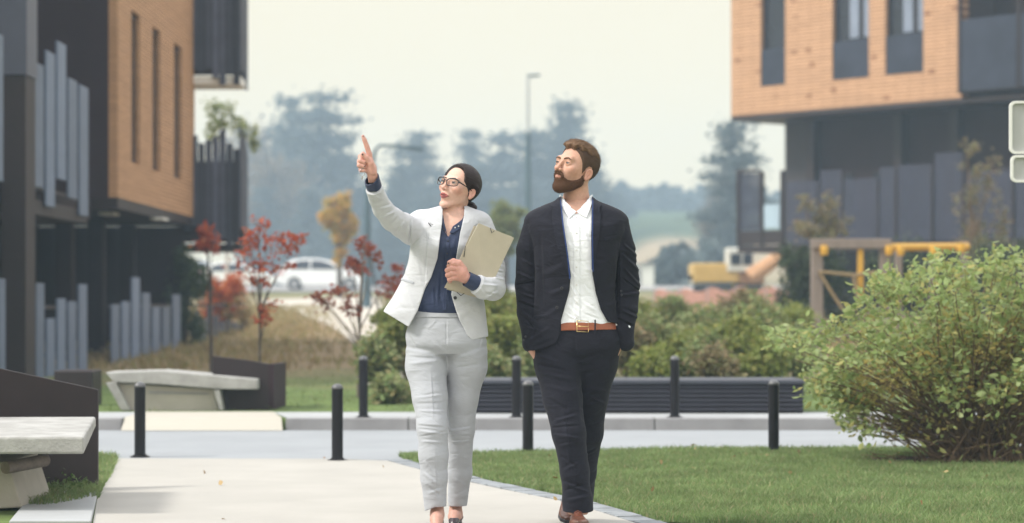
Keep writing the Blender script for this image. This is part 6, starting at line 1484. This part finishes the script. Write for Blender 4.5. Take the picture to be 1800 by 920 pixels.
# skin
def fingers(P, L):
    d = None
    for pts, rad in L:
        e = chain(P, pts, np.array(rad)*PX, .003); d = e if d is None else np.minimum(d, e)
    return d
def handR(P):
    y = -.43
    palm = chain(P, [pp(657,322,y+.03),pp(655,310,y+.01),pp(652,296,y),pp(649,284,y-.005)], np.array([8.6,8.3,9.4,7.4])*PX, .006); palm = smin(palm, seg(P, pp(646,298,y+.004), pp(643,284,y+.004), 6.5*PX, 6.5*PX), .008)
    idx = chain(P, [pp(650.5,286,y-.002),pp(649.5,272,y-.004),pp(645,258,y-.008),pp(641,247,y-.012),pp(638,240,y-.014)], np.array([5.2,4.7,4.2,3.7,2.7])*PX, .003)
    th = chain(P, [pp(656,303,y-.012),pp(652,288,y-.026),pp(644,277,y-.032),pp(638,270.5,y-.034)], np.array([6.0,4.9,4.3,3.6])*PX, .004)
    cur = fingers(P, [([pp(644,279,y+.004),pp(634.5,276,y-.004),pp(634,283,y-.018),pp(641,286,y-.022)],[5.2,4.9,4.5,3.9]),([pp(643,287,y+.004),pp(632.5,284,y-.002),pp(632,291,y-.016),pp(640,293,y-.020)],[5.1,4.8,4.4,3.8]),([pp(644,296,y+.002),pp(635,293,y-.0),pp(634.5,299,y-.012),pp(641,300,y-.016)],[4.8,4.4,4.0,3.4])])
    d = smin(palm, idx, .006); d = smin(d, th, .005); return smin(d, cur, .0022)
def handL(P):
    y = -.238
    palm = chain(P, [pp(836,499,y-.002),pp(819,489,y-.002),pp(812,481,y-.004),pp(806,474,y-.006)], np.array([8.5,9.0,10.5,9.6])*PX, .008); palm = smin(palm, seg(P, pp(815,488,y), pp(806,486,y-.004), 9*PX, 8*PX), .008)
    fg = fingers(P, [([pp(808,466,y-.010),pp(798,464,y-.020),pp(790,468,y-.004),pp(791,473,y+.028)],[5.8,5.2,4.6,3.9]),([pp(806,474,y-.012),pp(795,472,y-.022),pp(786.5,475.5,y-.004),pp(788,480,y+.028)],[5.7,5.2,4.6,3.9]),([pp(806,482,y-.010),pp(795,481,y-.020),pp(787,484,y-.002),pp(789,488,y+.028)],[5.5,5.0,4.4,3.7]),([pp(808,489,y-.006),pp(798,489,y-.016),pp(790,491.5,y-.0),pp(791,495,y+.026)],[5.0,4.5,4.0,3.4])])
    th = chain(P, [pp(815,474,y-.004),pp(807,463,y-.010),pp(797,459.5,y-.014),pp(790,462,y-.012)], np.array([6.6,5.6,4.9,4.0])*PX, .004)
    d = smin(palm, fg, .0022); return smin(d, th, .003)
def bodyW_fine(P):
    q = toW(P); d = head_sdf(q, False, .0035)*SW
    nk = chain(P, [CW+RW@np.array([0,.026,-.045])*SW, pp(797,366,.006), pp(797,392,.010)], [.044,.0485,.056], .01)
    nk = smin(nk, torsoW(P)+.019, .025)
    nk = smin(nk, seg(P, pp(789,372,-.042), pp(790,400,-.07), .006,.005), .015)
    return smin(d, nk, .018)
def bodyW_coarse(P):
    d = torsoW(P)+.024; w_ = loft(P, [(360,790,70,60),(480,780,68,58),(520,772,50,42),(560,775,42,32)], 2.3); d = smax(d, w_, .01)
    for c in (ARM_R,ARM_L): d = smin(d, chain(P, c[0][:-2], c[1][:-2]-.02, .01), .012)
    d = smin(d, loft(P, [(r[0],r[1],r[2]-6,r[3]-6) for r in PVW], 2.3), .02)
    d = smin(d, np.minimum(chain(P,WLF[0][:-1],WLF[1][:-1]-.02,k=.02), chain(P,WLB[0][:-1],WLB[1][:-1]-.02,k=.02)), .02); return d
lo,hi = bounds((758,856),(280,424),(-.20,.20)); B1 = polygonize(bodyW_fine, lo, hi, .0018); B1 = (relax(B1[0],B1[1],1,.35),B1[1])
lo,hi = bounds((630,895),(365,905),(-.46,.32)); B2 = polygonize(bodyW_coarse, lo, hi, .008)
lo,hi = bounds((622,674),(232,330),(-.50,-.36)); B3 = polygonize(handR, lo, hi, .0017); B3 = (relax(B3[0],B3[1],1,.3),B3[1])
lo,hi = bounds((778,842),(450,512),(-.33,-.20)); B4 = polygonize(handL, lo, hi, .0018); B4 = (relax(B4[0],B4[1],1,.3),B4[1])
pc = []
for an,toe in FW:
    lo = np.minimum(an,toe)-np.array([.06,.07,.08]); hi = np.maximum(an,toe)+np.array([.06,.10,.12]); pc.append(polygonize(lambda P: footW(P,an,toe), lo, hi, .004))
BASEW = (.66,.41,.325)
def colW(P):
    q = toW(P); c = face_tone(q, BASEW, (.34,.085,.085), (.62,.23,.18)); far = (np.abs(q)>.16).any(1); c[far] = BASEW
    hd = (P[:,2]>zz(330))&(P[:,0]<xx(690)); c[hd] = (.60,.32,.26)
    hl = (P[:,2]>zz(512))&(P[:,2]<zz(450))&(P[:,1]<D0-.2); c[hl] = (.58,.30,.24); c[P[:,2]<zz(885)] = (.50,.28,.22)
    return c
mesh_part('body', [B1,B2,B3,B4]+pc, M_skin, wom, colW)
# nails
for p,r in ((pp(637.2,271.5,-.4725),.0055),(pp(641.2,292.5,-.4580),.0045),(pp(641.6,286,-.4595),.0045),(pp(788.2,463,-.2620),.0042),(pp(638.2,239.5,-.4500),.0036)):
    MB().tube([Vector(p)+Vector((0,.002,0)),Vector(p)+Vector((0,-.002,0))],[r*.8,r*.7],10).build('fingernail', M_pump, wom, smooth=True)
add_eyes(wom, CW, RW, SW, (-.10,-1,.12), (.045,.030,.022))
brow_mesh(wom, toW, CW, RW, SW, False, M_hairW); lash(wom, CW, RW, SW, M_btn, .0014)
mb = MB(); mb.tube([Vector(CW+RW@(np.array(v)*SW)) for v in ((-.015,-.0810,-.0530),(-.006,-.0860,-.0525),(.006,-.0860,-.0525),(.015,-.0810,-.0530))], .0028, 8, sq=.8); mb.build('teeth', M_wbtn, wom, smooth=True)
# hair: sleek cap with a parting, gathered into a low bun
def hairW(P):
    q = toW(P); d = head_sdf(q, False, 0); x,y_,z = q[:,0],q[:,1],q[:,2]; xa = np.abs(x+.004)
    line = np.interp(xa, [0,.02,.038,.052,.064,.074,.09], [.092,.090,.082,.068,.045,.008,-.02])
    fy = np.interp(z, [-.09,-.045,-.020,.0,.015,.030,.050,.07], [.050,.030,.012,-.006,-.024,-.040,-.056,-.080])
    inn = np.where(y_<-.045, np.minimum((z-line)*.8,(y_-fy)), (y_-fy)*.85)
    low = np.interp(y_, [-.02,.03,.06,.09], [-.002,-.032,-.062,-.075]); inn = np.minimum(inn, (z-low)*.8)
    for s in (-1,1): inn = np.minimum(inn, ell(q, (s*.082,.010,-.008), (.018,.021,.0285)))
    vol = np.interp(z,[-.06,0,.06,.12],[.008,.011,.013,.0125])*sstep(inn,0,.016)
    ph = np.arctan2(z-.0, xa+.02+.25*np.abs(y_-.08)); a = d-vol-.00035*np.sin(ph*70+5*np.sin(y_*22+ph*3))-.0002*np.sin(ph*173+2*np.sin(y_*60))
    a = smax(a, -inn, .0015)
    part = seg(q, (-.004,-.085,.108), (-.004,.02,.134), .0010,.0010); a = smax(a, -part, .003)
    bun = ell(q, (.030,.094,-.053), (.029,.025,.030)); sw = np.arctan2(z+.053,x-.030); r_ = bun-.0014*np.sin(sw*5+np.sqrt((x-.030)**2+(z+.053)**2)*420)
    tail = seg(q, (.0,.062,-.030), (.016,.084,-.055), .032,.020)
    return smin(smin(a, tail, .015), r_, .004)*SW
def hcw(P):
    q = toW(P); ph = np.arctan2(q[:,2], np.abs(q[:,0]+.004)+.02+.25*np.abs(q[:,1]-.08)); return np.stack([ph*.12, q[:,1]*.12, q[:,2]*.0],1)+.5
lo,hi = bounds((755,866),(276,402),(-.20,.26)); hw_ = grow('hair', hairW, lo, hi, .0019, M_hairW, wom, col=hcw)
strands('loose_hairs', hw_, hairW, 3200, M_hairW, hw_, .014, lambda P: np.tile(RW@np.array([0,1.0,-.25]),(len(P),1)), seed=5, lift=.03, wid=.0003, jit=.07)
# glasses
gl = None; Tg = lambda v: Vector(CW+RW@(np.array(v)*SW))
mb = MB()
def lens_pts(s):
    o = []
    for k in range(28):
        a = 2*PI*k/28; ca,sa = math.cos(a),math.sin(a); X_ = .0265*abs(ca)**.62*(1 if ca>0 else -1); Z_ = .0175*abs(sa)**.66*(1 if sa>0 else -1)
        o.append((s*.0345+X_, -.1035+.010*((s*.0330+X_)/.055)**2*1.6, .0080+Z_+.002*(s*X_/.0245)))
    return o
for s in (-1,1):
    L_ = [Tg(v) for v in lens_pts(s)]; mb.tube(L_+[L_[0],L_[1]], [.0020+.0011*max(0,math.sin(2*PI*(k%28)/28)) for k in range(30)], 8, cap=False)
    mb.tube([Tg((s*.0605,-.0835,.0165)),Tg((s*.068,-.076,.0160)),Tg((s*.0745,-.045,.0130)),Tg((s*.0765,-.005,.0105)),Tg((s*.0755,.018,.004))], [.0034,.0032,.0024,.0022,.0018], 8)
mb.tube([Tg((-.0100,-.1045,.0115)),Tg((0,-.1075,.0135)),Tg((.0100,-.1045,.0115))], .0017, 8)
gf = mb.build('glasses', M_frame, wom, smooth=True)
for s in (-1,1):
    L_ = lens_pts(s); c = np.mean(L_,0); V_ = [Tg(c)]+[Tg(v) for v in L_]; m = MB(); m.add(V_, [(0,i+1,(i+1)%28+1) for i in range(28)]); m.build('lens', M_lens, gf)

# ---- folder and keys: held, so things of their own
fo = empty('document_folder', tuple(pp(842,460,-.2)), 'beige cardboard document folder held against the woman\'s chest', 'folder')
def board(pts, th, m, nm, parent, bv=.0008):
    P_ = [Vector(pp(*p)) for p in pts]; n = (P_[1]-P_[0]).cross(P_[2]-P_[0]).normalized()
    if n.y < 0: n = -n
    return MB().prism(P_, n*th).build(nm, m, parent, bevel=bv)
board([(833,397,-.156),(898,418,-.106),(851,527,-.152),(785,509,-.192)][::-1], .0015, M_folder, 'back_cover', fo)
board([(840,394,-.163),(900,416.5,-.113),(850,523,-.158),(783,505,-.198)][::-1], .003, M_paper, 'papers', fo)
board([(841.5,392.5,-.169),(903.5,418.5,-.119),(852,527,-.164),(781,506,-.204)][::-1], .0016, M_folder, 'front_cover', fo)
def elastic(a,b_,c): MB().tube([Vector(pp(*a)),Vector(pp(*b_)),Vector(pp(*c))], .0018, 8).build('elastic_cord', M_btn, fo, smooth=True)
elastic((862,401,-.160),(864.5,410,-.162),(869,406,-.158)); elastic((817,440,-.190),(815.5,452,-.194),(818,433,-.190)); elastic((803,514,-.208),(810,520,-.206),(816,516,-.204))
ky = empty('key_ring', tuple(pp(636,305,-.45)), 'small metal key ring dangling from the woman\'s raised hand', 'keys')
c = [pp(637,296,-.452),pp(631,301,-.454),pp(632.5,307.5,-.456),pp(637,310.5,-.456),pp(641.5,307,-.455),pp(641,300.5,-.453),pp(637,296,-.452)]
MB().tube([Vector(v) for v in c], .0013, 8, cap=False).build('ring', M_metal, ky, smooth=True)
m = MB(); k0 = Vector(pp(638,297,-.455)); m.tube([k0+Vector((0,0,.0)), k0+Vector((.004,-.002,.018))], .0016, 6); m.prism([Vector(pp(x,y,-.458)) for x,y in ((636,310),(634.8,316),(637.2,316.5),(638.2,310.4))], (0,.0015,0)); m.build('key', M_metal, ky)
